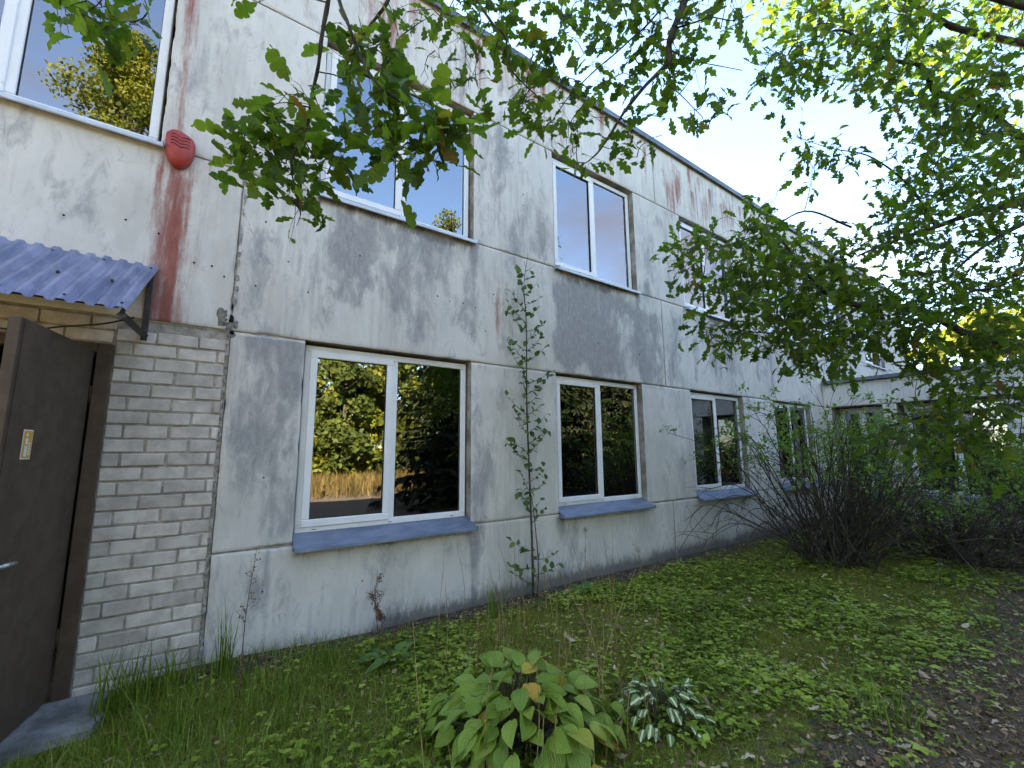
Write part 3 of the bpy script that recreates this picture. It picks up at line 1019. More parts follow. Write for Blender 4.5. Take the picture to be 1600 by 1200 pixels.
_bm = {}


def lay_bricks(x0, x1, z0, z1, off0, anchor):
    ncs = int(round((z1 - z0) / CO))
    for c in range(ncs):
        z = z0 + c * CO
        if z + BH > z1 + 0.012:
            break
        xs = anchor + (0.131 if (c + off0) % 2 else 0.0) - 20 * PI_
        while xs < x1:
            a, b = max(xs, x0), min(xs + BL, x1)
            if b - a > 0.03:
                w = round((b - a) / 0.012) * 0.012
                w = min(w, b - a)
                key = (round(w, 3), random.randrange(4))
                if key not in _bm:
                    _bm[key] = brick_mesh(w, hash(key) % 9999)
                o = bpy.data.objects.new("brick", _bm[key])
                tilt = random.gauss(0, 0.004)
                put(o, bay, Matrix.Translation((a, 0.012 + random.gauss(0, 0.0022), z + random.gauss(0, 0.0012))) @ Matrix.Rotation(tilt, 4, 'Y'))
            xs += PI_


lay_bricks(DX1 + 0.006, J1 - 0.022, -0.01, ZJ - 0.01, 0, 0.03)
lay_bricks(DX0 - 0.75, DX0 - 0.006, -0.01, ZJ - 0.01, 1, 0.03)
lay_bricks(DX0 + 0.001, DX1 + 0.004, DZ + 0.012, ZJ - 0.01, 0, 0.05)
# crumbling joint filler beside the panel edge
r_ = np.random.default_rng(5)
mb = MB()
for k in range(150):
    z = r_.uniform(0.0, ZJ)
    s = r_.uniform(0.004, 0.011)
    cxx = J1 - 0.012 + r_.normal() * 0.006
    P = [(cxx + r_.normal() * s * 0.5 + dx * s * 0.7, 0.012 + dy * s + r_.normal() * 0.003, z + dz * s * 1.6) for dx in (-1, 1) for dy in (-0.6, 0.8) for dz in (-1, 1)]
    mb.add(P, [(0, 1, 3, 2), (4, 6, 7, 5), (0, 4, 5, 1), (2, 3, 7, 6), (0, 2, 6, 4), (1, 5, 7, 3)])
o = mb.build("joint_crumbs", M['foam'], building)
o["kind"] = "stuff"


def lump(name, c, size, seed, m, parent):
    import bmesh
    bm = bmesh.new()
    bmesh.ops.create_icosphere(bm, subdivisions=2, radius=1)
    rr = np.random.default_rng(seed)
    ph = rr.uniform(0, 6, 6)
    for v in bm.verts:
        k = 1 + 0.22 * math.sin(3 * v.co.x + ph[0]) + 0.18 * math.sin(4 * v.co.y + 5 * v.co.z + ph[1]) + 0.12 * math.sin(9 * v.co.z + ph[2]) + rr.normal() * 0.06
        v.co = Vector((v.co.x * size[0] * k + c[0], v.co.y * size[1] * k + c[1], v.co.z * size[2] * k + c[2]))
    me = bpy.data.meshes.new(name)
    bm.to_mesh(me)
    bm.free()
    me.materials.append(m)
    return mesh_obj(name, me, parent)


for k, (cx_, cz_, a, b) in enumerate(((0.165, 2.74, 0.040, 0.055), (0.185, 2.66, 0.055, 0.04), (0.15, 2.69, 0.03, 0.03), (0.255, 2.66, 0.03, 0.035), (0.235, 2.57, 0.028, 0.04), (0.215, 2.62, 0.022, 0.03))):
    lump("broken_mortar", (cx_, 0.004, cz_), (a, 0.009, b), k, M['rubble'], building)
for k, (cx_, cz_, a, b) in enumerate(((0.228, 2.70, 0.014, 0.035), (0.236, 2.585, 0.014, 0.016), (0.226, 2.80, 0.006, 0.03))):
    lump("hollow", (cx_, -0.006, cz_), (a, 0.010, b), 40 + k, M['black'], building)
# sealant ragged along the joint above
mb = MB()
for k in range(60):
    z = r_.uniform(ZJ + 0.2, ZM - 0.02)
    s = r_.uniform(0.005, 0.012)
    cxx = J1 + 0.012 + abs(r_.normal()) * 0.006
    P = [(cxx + dx * s * 0.8 + r_.normal() * 0.003, -0.001 + dy * s * 0.5, z + dz * s * 2.2) for dx in (-1, 1) for dy in (-0.6, 0.8) for dz in (-1, 1)]
    mb.add(P, [(0, 1, 3, 2), (4, 6, 7, 5), (0, 4, 5, 1), (2, 3, 7, 6), (0, 2, 6, 4), (1, 5, 7, 3)])
o = mb.build("sealant_crumbs", M['foam'], building)
o["kind"] = "stuff"
# drilled tie holes
mb = MB()
for (hx, hz) in ((-0.83, 3.28), (-0.50, 3.35), (-0.30, 3.30), (-0.06, 3.12), (0.06, 3.12), (0.15, 3.05), (0.42, 3.62), (0.62, 3.30), (0.38, 3.02), (0.80, 3.05), (1.25, 3.52), (2.1, 3.28), (2.25, 3.25), (2.42, 3.26), (2.58, 3.24), (2.83, 3.45), (2.72, 2.98),
                 (3.3, 4.9), (3.3, 4.75), (5.1, 3.3), (5.5, 3.05), (4.6, 3.1), (6.6, 3.2), (7.4, 3.15), (8.1, 3.1), (0.55, 1.4), (0.6, 0.5), (3.2, 1.9), (1.4, 0.45)):
    n = 8
    a = np.arange(n) * 2 * math.pi / n
    ring = [(hx + 0.007 * math.cos(t), -0.006, hz + 0.007 * math.sin(t)) for t in a] + [(hx + 0.007 * math.cos(t), 0.02, hz + 0.007 * math.sin(t)) for t in a]
    mb.add(ring, [tuple(range(n))] + [(k, (k + 1) % n, n + (k + 1) % n, n + k) for k in range(n)])
o = mb.build("tie_holes", M['black'], building)
o["kind"] = "stuff"

# ---- door: frame, open leaf, handle, sticker
mb = MB()
mb.box(DX1 - 0.085, DX1 + 0.0, -0.020, 0.09, 0.03, DZ - 0.0, 0.004)
mb.box(DX0, DX0 + 0.085, -0.020, 0.09, 0.03, DZ - 0.0, 0.004)
mb.box(DX0 + 0.0855, DX1 - 0.0855, -0.020, 0.09, DZ - 0.07, DZ, 0.004)
door = mb.build("door", M['door'], building)
# leaf: hinged at the frame's inner edge, swung out past a right angle from closed
hx, hy = DX1 - 0.105, -0.012
ddir = np.array([-0.222, -0.975])
ddir /= np.linalg.norm(ddir)
LW, LT = 0.84, 0.052
nrm = np.array([-ddir[1], ddir[0]])
if nrm[0] < 0:
    nrm = -nrm                      # outer face looks to +x
leafM = Matrix(((ddir[0], nrm[0], 0, hx), (ddir[1], nrm[1], 0, hy), (0, 0, 1, 0), (0, 0, 0, 1)))


def on_leaf(mb, name, m, smooth=False):
    return mb.build(name, m, door, smooth, leafM)


mb = MB()
mb.box(0.0, LW, -LT, 0.0, 0.055, 2.335, 0.003)
leaf_o = on_leaf(mb, "door_leaf", M['door'])
mb = MB()
mb.box(-0.012, LW - 0.03, 0.0005, 0.004, 0.070, 2.320, 0.0015)
on_leaf(mb, "door_skin", M['door'])
for z in (0.42, 2.02):
    mb = MB()
    mb.tube([(-0.014, 0.012, z - 0.06), (-0.014, 0.012, z + 0.06)], 0.011, 10)
    on_leaf(mb, "hinge", M['door'], True)
mb = MB()
mb.box(LW - 0.080, LW - 0.038, 0.0045, 0.010, 0.84, 1.10, 0.003)
mb.tube([(LW - 0.057, 0.010, 1.03), (LW - 0.057, 0.055, 1.03)], 0.011, 10)
mb.tube([(LW - 0.057, 0.052, 1.03), (LW - 0.10, 0.056, 1.032), (LW - 0.165, 0.052, 1.028)], [0.014, 0.013, 0.010], 10)
mb.tube([(LW - 0.057, 0.008, 0.93), (LW - 0.057, 0.020, 0.93)], 0.013, 12)
on_leaf(mb, "handle", M['steel'], True)
# sticker with an orange field and a pale standing figure
SX, SZ = 0.630, 1.655
mb = MB()
mb.box(SX - 0.046, SX + 0.046, 0.0045, 0.0052, SZ - 0.082, SZ + 0.082)
on_leaf(mb, "sticker", M['paper'])
mb = MB()
mb.box(SX - 0.041, SX + 0.041, 0.0056, 0.0060, SZ - 0.076, SZ + 0.076)
on_leaf(mb, "sticker_print", M['orange'])
mb = MB()
a = np.arange(10) * 2 * math.pi / 10
K = 1.45
mb.add([(SX + 0.008 + K * 0.007 * math.cos(t), 0.0064, SZ + K * (0.036 + 0.007 * math.sin(t))) for t in a], [tuple(range(10))])
for quad in (((-0.009, 0.024), (0.009, 0.024), (0.007, 0.0), (-0.007, 0.0)), ((-0.009, -0.006), (0.009, -0.006), (0.009, -0.046), (-0.009, -0.046))):
    mb.add([(SX + 0.008 + K * dx, 0.0064, SZ + K * dz) for dx, dz in quad], [(0, 1, 2, 3)])
for k in range(5):
    mb.add([(SX - 0.022 + K * dx, 0.0064, SZ + K * (0.006 - k * 0.010 + dz)) for dx, dz in ((-0.005, 0.0), (0.005, 0.002), (0.004, -0.005), (-0.005, -0.006))], [(0, 1, 2, 3)])
on_leaf(mb, "sticker_figure", M['paper'])

# ---- step in front of the door
mb = MB()
n = 12
top = []
xs = np.linspace(-1.7, -0.30, n)
pts = [(x_, -0.02) for x_ in xs] + [(-0.28 + 0.02 * math.sin(k * 2.1), -0.1 * k) for k in range(1, 6)] + [(x_, -0.56 + 0.02 * math.sin(x_ * 9)) for x_ in xs[::-1]]
k = len(pts)
mb.add([(p[0], p[1], 0.045) for p in pts] + [(p[0] + 0.0, p[1], -0.04) for p in pts], [tuple(range(k))] + [(i, (i + 1) % k, k + (i + 1) % k, k + i) for i in range(k)])
tag(mb.build("door_step", M['slab']), "low cracked concrete slab laid under the open brown door", "step")

# ---- awning
awn = thing("corrugated_awning", (-1.1, -0.3, 2.5), "lilac blue corrugated metal awning on an iron bracket above the doorway", "awning")
AX0, AX1 = -1.95, -0.27
prof = []
pitch = 0.088
x = AX0
while x < AX1 - 0.02:
    prof += [(x, 0.0), (x + 0.030, 0.0), (x + 0.042, 0.020), (x + 0.076, 0.020)]
    x += pitch
prof.append((AX1, 0.0))
prof = [p for p in prof if p[0] <= AX1]
ya, za, yb, zb = -0.004, 3.02, -0.62, 2.500
nn = len(prof)
V, Fq = [], []
rows = 14
dn = np.array([0, -(za - zb), -(yb - ya) * -1.0])
nvec = np.array([0.0, -(za - zb), (ya - yb)])
nvec /= np.linalg.norm(nvec)
for t in (0.0, 0.0012):
    for rI in range(rows):
        s = rI / (rows - 1)
        for (px_, h) in prof:
            p = np.array([px_ - 0.10 * s, ya + (yb - ya) * s, za + (zb - za) * s]) + nvec * (h - t + 0.0025 * math.sin(px_ * 5 + s * 7))
            V.append(p)
for t in (0, 1):
    o_ = t * rows * nn
    for rI in range(rows - 1):
        for c in range(nn - 1):
            a_ = o_ + rI * nn + c
            Fq.append((a_, a_ + nn, a_ + nn + 1, a_ + 1))
me = new_mesh("roof_sheet", V, [np.array(Fq)], M['sheet'])
mesh_obj("roof_sheet", me, awn)
for bx in (-0.315, -1.75):
    mb = MB()
    mb.box(bx - 0.018, bx + 0.020, -0.030, -0.003, 2.44, 2.98, 0.002)
    mb.build("wall_bar", M['iron'], awn)
    mb = MB()
    fx = bx - 0.075
    mb.tube([(bx, -0.026, 2.475), (fx, -0.60, 2.472)], 0.030, 4)
    mb.build("strut", M['iron'], awn)
    mb = MB()
    mb.tube([(bx, -0.028, 2.965), (fx, -0.608, 2.485)], 0.016, 4)
    mb.build("rafter", M['iron'], awn)
for s in (0.12, 0.52, 0.93):
    mb = MB()
    p0 = np.array([AX0 + 0.1, ya + (yb - ya) * s, za + (zb - za) * s]) - nvec * 0.012
    p1 = p0.copy()
    p1[0] = AX1 - 0.05 - 0.10 * s
    p0[0] -= 0.10 * s
    mb.tube([p0, p1], 0.009, 4)
    mb.build("purlin", M['iron'], awn)
scr = None
for rI, s in enumerate((0.10, 0.52, 0.93)):
    for c in range(0, 19, 3):
        px_ = AX1 - 0.035 - (c + (rI % 2) * 1.5) * pitch - 0.10 * s
        if px_ < AX0:
            continue
        p = np.array([px_, ya + (yb - ya) * s, za + (zb - za) * s])
        hh = 0.022
        if scr is None:
            mb = MB()
            mb.tube([(0, 0, -0.012), (0, 0, 0.001), (0, 0, 0.0015), (0, 0, 0.006)], [0.010, 0.010, 0.006, 0.005], 8)
            so = mb.build("screw", M['iron'], awn)
            scr = so.data
            bpy.data.objects.remove(so)
        o = bpy.data.objects.new("screw", scr)
        q = Vector(nvec).to_track_quat('Z', 'Y').to_matrix().to_4x4()
        put(o, awn, Matrix.Translation(Vector(p + nvec * 0.020)) @ q)

# cable from the bracket to the door head
mb = MB()
pts = spline([(-0.335, -0.55, 2.475), (-0.50, -0.35, 2.455), (-0.72, -0.18, 2.440), (-0.95, -0.10, 2.40), (-1.3, -0.06, 2.43)], 26)
mb.tube(pts, 0.006, 6)
tag(mb.build("cable", M['rubber'], None, True), "thin black cable slung from the awning bracket across the door head", "cable")

# ---- red siren on the wall
sir = thing("alarm_siren", (-0.225, 0.0, 4.03), "red rounded plastic alarm siren with four wavy slots on the wall", "siren")
outl = [(-0.098, 0.105), (-0.060, 0.145), (-0.015, 0.150), (0.055, 0.122), (0.092, 0.085), (0.098, 0.02), (0.082, -0.075), (0.045, -0.140), (0.0, -0.158), (-0.048, -0.138), (-0.085, -0.070), (-0.099, 0.03)]
outl = spline(np.array([(a, 0, b) for a, b in outl + outl[:1]]), 41)[:-1]
k = len(outl)
V, Fq = [], []
rings = ((1.0, 0.0), (1.0, 0.035), (0.97, 0.052), (0.88, 0.068), (0.70, 0.079), (0.40, 0.085), (0.12, 0.087))
for (s, d) in rings:
    for p in outl:
        V.append((-0.225 + p[0] * s, -0.004 - d, 4.03 + p[2] * s + 0.02 * (1 - s)))
for r in range(len(rings) - 1):
    for c in range(k):
        Fq.append((r * k + c, (r + 1) * k + c, (r + 1) * k + (c + 1) % k, r * k + (c + 1) % k))
V.append((-0.225, -0.0915, 4.05))
tri = [((len(rings) - 1) * k + c, len(V) - 1, (len(rings) - 1) * k + (c + 1) % k) for c in range(k)]
me = new_mesh("siren_shell", V, [np.array(Fq), np.array(tri)], M['red_plastic'], smooth=True)
mesh_obj("siren_shell", me, sir)
for k4 in range(4):
    z = 4.118 - k4 * 0.028
    pts, rad = [], []
    for t in np.linspace(0, 1, 14):
        xx = -0.225 - 0.062 + 0.122 * t
        zz = z - 0.014 * t + 0.007 * math.sin(t * 9)
        # height of the shell there
        rr_ = max(abs((xx + 0.225) / 0.098), abs((zz - 4.03) / 0.150))
        dpt = np.interp(rr_, [0.12, 0.40, 0.70, 0.88, 0.97], [0.087, 0.085, 0.079, 0.068, 0.052])
        pts.append((xx, -0.004 - dpt + 0.0005, zz))
    mb = MB()
    mb.tube(pts, 0.0034, 6)
    mb.build("slot", M['black'], sir, True)

# ---- single-storey wing standing at right angles to the facade
WX = 12.3
wing = thing("side_wing", (14, -2.5, 0), "single storey wing with flat roof and deep window bays behind the bare shrub", "building")


def wframe(V):
    """(along, out, up) to world: along runs to -y, out faces -x"""
    V = np.asarray(V, dtype=float)
    return np.stack([WX + V[:, 1], -V[:, 0], V[:, 2]], 1)


WB = [(0.16, 1.11), (1.36, 2.95)]
panel("concrete_panel", 0.0, 4.2, Z0, 0.55, wing, depth=0.6, frame=wframe, stain_off=30, step=0.12)
panel("concrete_panel", 0.0, 4.2, 2.57, 3.12, wing, depth=0.6, frame=wframe, stain_off=30, step=0.12)
e_ = [0.0] + [v for w in WB for v in w] + [4.2]
for a, b in zip(e_[0::2], e_[1::2]):
    panel("concrete_panel", a, b, 0.55, 2.57, wing, depth=0.6, frame=wframe, stain_off=30, step=0.12)
for a, b in WB:
    window(a, b, 0.55, 2.57, True, frame=wframe, parent=wing, setback=0.45)
mb = MB()
mb.box(WX - 0.10, 19.9, -4.35, 0.28 - 0.32, 3.121, 3.20, 0.006)
mb.build("roof", M['coping'], wing)
mb = MB()
mb.box(16.0, 16.1, -4.2, -0.02, 0.0, 3.1)
mb.box(WX + 0.6, 16.0, -4.2, -4.1, 0.0, 3.1)
mb.build("inner_walls", M['room'], wing)
mb = MB()
mb.box(WX + 0.61, 16.0, -4.09, -0.02, -0.05, 0.05)
mb.build("floor", M['room_floor'], wing)

# ------------------------------------------------------------------ leaf shapes
def oak_leaf(samples=13, curl=0.10, fold=0.22, lobes=4, seed=0):
    """lobed leaf along +X, length 1, folded on the midrib"""
    r = np.random.default_rng(seed)
    t = np.linspace(0, 1, samples)
    env = np.interp(t, [0, 0.08, 0.3, 0.6, 0.85, 1.0], [0.02, 0.08, 0.19, 0.26, 0.20, 0.03])
    ph = 0.25 + r.uniform(-0.08, 0.08)
    V, F = [], []
    for side in (-1, 1):
        lob = 0.36 + 0.74 * np.abs(np.cos(np.pi * (t * lobes - ph - 0.08 * side))) ** 0.8 if samples > 16 else 0.72 + 0.34 * np.cos(2 * np.pi * (t * lobes - ph - 0.06 * side))
        w = env * np.where((t > 0.12) & (t < 0.97), lob, 0.9)
        xe = t + 0.05 * np.sin(2 * np.pi * (t * lobes - ph)) * (t > 0.1) * (t < 0.95)
        zc = -curl * (t - 0.4) ** 2 * 2
        o = len(V)
        for k in range(samples):
            V.append((t[k], 0.0, zc[k]))
            V.append((xe[k], side * w[k], zc[k] + fold * w[k] * (0.6 + 0.4 * math.sin(k * 1.7 + seed))))
        for k in range(samples - 1):
            a = o + 2 * k
            q = (a, a + 2, a + 3, a + 1)
            F.append(q if side > 0 else q[::-1])
    return np.array(V), [np.array(F)]


def ovate_leaf(nu=7, nv=5, width=0.36, curl=0.35, fold=0.18, cord=0.0, wave=0.02, seed=0):
    r = np.random.default_rng(seed)
    u = np.linspace(0, 1, nu)
    prof = np.sin(np.pi * np.clip(u, 0, 1) ** 0.72) ** 0.85
    prof[0], prof[-1] = 0.10 + cord, 0.0
    V, F = [], []
    for i in range(nu):
        for j in range(nv):
            s = 2 * j / (nv - 1) - 1
            y = s * width * prof[i]
            x = u[i] - cord * 0.5 * abs(s) * (1 - u[i]) ** 3
            z = -curl * (u[i] - 0.15) ** 2 + fold * abs(y) + wave * math.sin(5 * u[i] + 2 * s + seed) * abs(s)
            V.append((x, y, z))
    for i in range(nu - 1):
        for j in range(nv - 1):
            a = i * nv + j
            F.append((a, a + nv, a + nv + 1, a + 1))
    return np.array(V), [np.array(F)]


def small_leaf(width=0.3, fold=0.2):
    V = np.array([(0, 0, 0), (0.33, -width, fold * width), (0.38, 0, 0), (0.33, width, fold * width), (0.72, -width * 0.72, 0.0), (0.74, 0, -0.04), (0.72, width * 0.72, 0.0), (1.0, 0, -0.12)])
    F4 = np.array([(1, 4, 5, 2), (2, 5, 6, 3)])
    F3 = np.array([(0, 1, 2), (0, 2, 3), (4, 7, 5), (5, 7, 6)])
    return V, [F4, F3]


def blade(seg=4):
    t = np.linspace(0, 1, seg + 1)
    V, F = [], []
    for k in range(seg + 1):
        w = 0.5 * (1 - t[k] ** 1.6)
        V += [(0, -w, t[k]), (0, w, t[k])]
    for k in range(seg):
        F.append((2 * k, 2 * k + 1, 2 * k + 3, 2 * k + 2))
    return np.array(V), [np.array(F)]


def blades(pos, height, width, lean, azim):
    """bent grass blades: arrays per blade"""
    seg = 4
    n = len(pos)
    t = np.linspace(0, 1, seg + 1)
    ca, sa = np.cos(azim), np.sin(azim)
    side = np.stack([-sa, ca, 0 * ca], 1)
    out = np.stack([ca, sa, 0 * ca], 1)
    V = np.zeros((n, seg + 1, 2, 3))
    for k in range(seg + 1):
        c = pos + out * (lean * height * t[k] ** 2)[:, None]
        c = c + np.array([0, 0, 1.0]) * (height * t[k] * (1 - 0.28 * lean * t[k]))[:, None]
        w = (width * 0.5 * (1 - t[k] ** 1.5) + 0.0002)[:, None]
        V[:, k, 0] = c - side * w
        V[:, k, 1] = c + side * w
    k = np.arange(seg)
    base = np.stack([2 * k, 2 * k + 1, 2 * k + 3, 2 * k + 2], 1)
    F = (base[None] + (np.arange(n) * 2 * (seg + 1))[:, None, None]).reshape(-1, 4)
    return V.reshape(-1, 3), [F], 2 * (seg + 1)


def tint(vals, k):
    a = np.repeat(np.asarray(vals, dtype=float), k)
    return np.stack([a, a, a], 1)


# ------------------------------------------------------------------ the oak
OAK_BASE = np.array([6.4, -5.6, 0.0])
oak = thing("oak_tree", OAK_BASE, "spreading oak with lobed green leaves hanging before the facade", "tree")
r = np.random.default_rng(21)
LIMBS = []          # (points, radius start, radius end)


def limb(P, r0, r1, n=24, wob=0.01):
    pts = spline(P, n)
    pts = pts + np.cumsum(r.normal(size=pts.shape) * wob * 0.5, axis=0) * np.linspace(0, 1, n)[:, None] * np.linspace(1, 0, n)[:, None]
    LIMBS.append((pts, r0, r1))
    return pts


T = OAK_BASE
trunk_pts = np.array([T + (0, 0, -0.15), T + (0.02, 0.02, 0.8), T + (-0.10, 0.08, 1.8), T + (-0.15, 0.05, 2.8), T + (-0.35, 0.15, 3.8), T + (-0.5, 0.1, 4.8), T + (-0.9, 0.2, 5.8)])
crook = T + np.array([-0.16, 0.06, 2.5])
crook2 = T + np.array([-0.35, 0.15, 3.7])
limb([crook - (0, 0, 0.9), at(1680, 585, 4.6), at(1600, 542, 4.5), at(1512, 522, 4.4), at(1475, 502, 4.3), at(1412, 480, 4.2), at(1350, 478, 4.1), at(1312, 470, 4.1), at(1287, 455, 4.0), at(1250, 415, 3.9), at(1222, 375, 3.8)], 0.060, 0.008, 50, 0.004)
limb([crook, at(1680, 300, 4.4), at(1600, 316, 4.2), at(1525, 332, 4.1), at(1462, 354, 4.0), at(1387, 380, 3.9), at(1340, 400, 3.9)], 0.050, 0.007, 30, 0.006)
limb([crook, at(1700, 310, 3.9), at(1600, 349, 3.8), at(1550, 377, 3.8), at(1512, 405, 3.7), at(1480, 435, 3.7)], 0.035, 0.006, 26, 0.006)
limb([crook2, at(1650, 230, 4.2), at(1540, 170, 4.0), at(1465, 145, 3.9), at(1450, 117, 3.8), at(1432, 100, 3.8), at(1380, 90, 3.7), at(1320, 48, 3.6), at(1270, 60, 3.6)], 0.040, 0.006, 34, 0.006)
limb([crook2, at(1560, 60, 3.6), at(1450, 20, 3.5), at(1330, -60, 3.3)], 0.040, 0.010, 24, 0.006)
limb([crook, at(1640, 620, 4.2), at(1540, 640, 4.0), at(1450, 650, 3.9), at(1390, 665, 3.8)], 0.034, 0.005, 24, 0.006)
# long limb passing above the frame, from which the sprays hang
over = limb([crook2, at(1420, -230, 3.3), at(1150, -190, 2.9), at(900, -170, 2.5), at(650, -170, 2.15), at(480, -190, 1.95), at(250, -150, 1.9), at(120, -90, 1.85)], 0.050, 0.010, 50, 0.004)
over2 = limb([crook2, at(1350, -60, 3.3), at(1180, -40, 3.0), at(1090, -60, 2.7), at(1070, 0, 2.55), at(1050, 52, 2.5), at(1045, 75, 2.5), at(1046, 95, 2.5), at(1030, 112, 2.5), at(1005, 137, 2.45), at(975, 175, 2.45), at(955, 207, 2.4), at(935, 237, 2.4), at(915, 255, 2.4)], 0.030, 0.003, 70, 0.002)
limb([at(530, -180, 2.0), at(520, -60, 1.85), at(513, 0, 1.8), at(503, 55, 1.8), at(497, 105, 1.8), at(487, 150, 1.8), at(477, 210, 1.8), at(455, 250, 1.8), at(462, 300, 1.8), at(470, 335, 1.8)], 0.012, 0.0025, 40, 0.001)
limb([at(540, -180, 2.0), at(525, -50, 1.75), at(530, 0, 1.72), at(545, 40, 1.7), at(560, 80, 1.7), at(575, 110, 1.7), at(598, 140, 1.7), at(630, 162, 1.7), at(665, 192, 1.7), at(690, 210, 1.7)], 0.010, 0.0025, 40, 0.001)
limb([at(700, -170, 2.3), at(630, -60, 2.05), at(607, 0, 2.0), at(590, 25, 2.0), at(570, 52, 2.0), at(545, 95, 2.0), at(535, 125, 2.0)], 0.012, 0.003, 30, 0.001)
limb([at(760, -170, 2.3), at(720, -40, 2.3), at(745, 0, 2.3), at(768, 35, 2.3), at(790, 60, 2.3), at(800, 110, 2.3), at(850, 160, 2.35)], 0.010, 0.003, 30, 0.001)
limb([at(1052, 45, 2.5), at(1085, 35, 2.5), at(1112, 27, 2.5), at(1145, 32, 2.5), at(1178, 22, 2.6)], 0.006, 0.002, 16, 0.001)
limb([at(1040, 5, 2.55), at(1010, 40, 2.5), at(985, 62, 2.5), at(960, 85, 2.4), at(930, 110, 2.4), at(890, 150, 2.4), at(862, 190, 2.4)], 0.006, 0.0025, 22, 0.001)
limb([at(1050, 80, 2.5), at(1085, 95, 2.5), at(1120, 102, 2.6), at(1160, 110, 2.6)], 0.004, 0.002, 14, 0.001)
limb([at(1040, 130, 2.5), at(1060, 145, 2.5), at(1080, 165, 2.5), at(1095, 180, 2.5)], 0.004, 0.002, 12, 0.001)
limb([at(200, -130, 1.9), at(190, -50, 1.8), at(165, -10, 1.75), at(150, 10, 1.75)], 0.006, 0.002, 14, 0.001)
limb([at(1330, 355, 4.0), at(1260, 330, 3.9), at(1200, 360, 3.8), at(1130, 385, 3.8), at(1060, 390, 3.8)], 0.010, 0.002, 24, 0.004)
limb([at(1350, 478, 4.1), at(1280, 510, 4.1), at(1210, 520, 4.1), at(1150, 515, 4.1), at(1100, 505, 4.1)], 0.010, 0.002, 24, 0.004)
limb([at(1462, 354, 4.0), at(1420, 290, 4.0), at(1360, 245, 4.0), at(1300, 232, 4.0), at(1248, 215, 4.0)], 0.012, 0.002, 24, 0.004)

# pixel regions of the photograph that the oak's leaves fill: (outline, depth near, depth far, spacing in px, leaves per spray)
def inside(poly, x, y):
    c = False
    n = len(poly)
    for i in range(n):
        x1, y1 = poly[i]
        x2, y2 = poly[(i + 1) % n]
        if (y1 > y) != (y2 > y) and x < (x2 - x1) * (y - y1) / (y2 - y1) + x1:
            c = not c
    return c


def fill(poly, step, d0, d1, holes=(), seed=0, keep=1.0):
    rr = np.random.default_rng(seed)
    xs = [p[0] for p in poly]
    ys = [p[1] for p in poly]
    out = []
    y = min(ys)
    while y < max(ys):
        x = min(xs)
        while x < max(xs):
            px, py = x + rr.uniform(-0.6, 0.6) * step, y + rr.uniform(-0.6, 0.6) * step
            if inside(poly, px, py) and not any(inside(h, px, py) for h in holes) and rr.random() < keep:
                out.append(at(px, py, rr.uniform(d0, d1)))
            x += step
        y += step * 0.9
    return out


SPRAYS = []      # (centre, leaves, leaf size, spread)
for p in ((372, 195), (382, 218), (368, 238), (385, 248), (400, 225), (420, 200), (440, 160), (425, 250), (450, 235), (455, 265), (430, 290), (455, 310), (470, 335), (485, 285), (500, 170), (480, 150), (500, 205), (520, 235), (495, 255), (470, 200)):
    SPRAYS.append((at(*p, r.uniform(1.68, 1.92)), 6, 0.112, 0.085))
for p in ((545, 130), (575, 155), (600, 130), (560, 185), (590, 200), (620, 195), (600, 235), (615, 255), (640, 165), (660, 215), (545, 215), (635, 230)):
    SPRAYS.append((at(*p, r.uniform(1.62, 1.85)), 6, 0.115, 0.085))
for p in ((680, 165), (700, 190), (725, 190), (690, 225), (685, 255), (665, 195), (715, 215), (740, 185)):
    SPRAYS.append((at(*p, r.uniform(1.65, 1.78)), 5, 0.120, 0.08))
for p in ((565, 45), (575, 75), (600, 60), (605, 85), (560, 105), (600, 105)):
    SPRAYS.append((at(*p, r.uniform(1.9, 2.05)), 6, 0.112, 0.08))
for p in ((75, -5), (105, 12), (140, 15), (165, 8), (190, 30), (215, 38), (230, 10), (130, 35), (160, 40)):
    SPRAYS.append((at(*p, r.uniform(1.65, 1.85)), 4, 0.115, 0.07))
SPRAYS.append((at(425, -2, 1.8), 3, 0.10, 0.06))
for p in ((640, 20), (665, 30), (690, 15), (620, 45), (735, 30), (750, 60), (725, 50)):
    SPRAYS.append((at(*p, r.uniform(2.1, 2.4)), 4, 0.095, 0.09))
poly_b = [(690, -20), (1190, -20), (1180, 30), (1125, 60), (1090, 130), (1060, 160), (1040, 190), (1010, 210), (960, 200), (930, 240), (900, 265), (870, 225), (810, 200), (790, 130), (720, 90)]
for c in fill(poly_b, 36, 2.3, 2.7, [[(1080, 45), (1150, 50), (1140, 100), (1090, 95)], [(820, 0), (870, 0), (870, 60), (830, 50)]], 3, 0.9):
    SPRAYS.append((c, 5, 0.110, 0.11))
for p in ((690, 95), (665, 105), (700, 125), (725, 130), (740, 115)):
    SPRAYS.append((at(*p, 2.35), 3, 0.06, 0.09))
for p in ((910, 255), (925, 245), (965, 235), (985, 245), (1095, 165), (1100, 190), (1105, 150), (1085, 200), (1005, 225), (1020, 235), (880, 245), (850, 205), (865, 190), (1125, 175)):
    SPRAYS.append((at(*p, r.uniform(2.35, 2.5)), 3, 0.100, 0.06))
poly_c = [(1195, -20), (1620, -20), (1620, 730), (1560, 715), (1470, 715), (1400, 695), (1375, 660), (1420, 640), (1460, 610), (1400, 605), (1330, 570), (1240, 590), (1190, 565), (1120, 545), (1095, 510), (1150, 505), (1170, 480), (1100, 465), (1065, 440), (1045, 390), (1080, 375), (1130, 378), (1185, 350), (1195, 310), (1225, 355), (1290, 385), (1350, 365), (1395, 320), (1375, 275), (1400, 240), (1430, 200), (1400, 175), (1330, 140), (1270, 140), (1215, 155), (1190, 120), (1195, 60)]
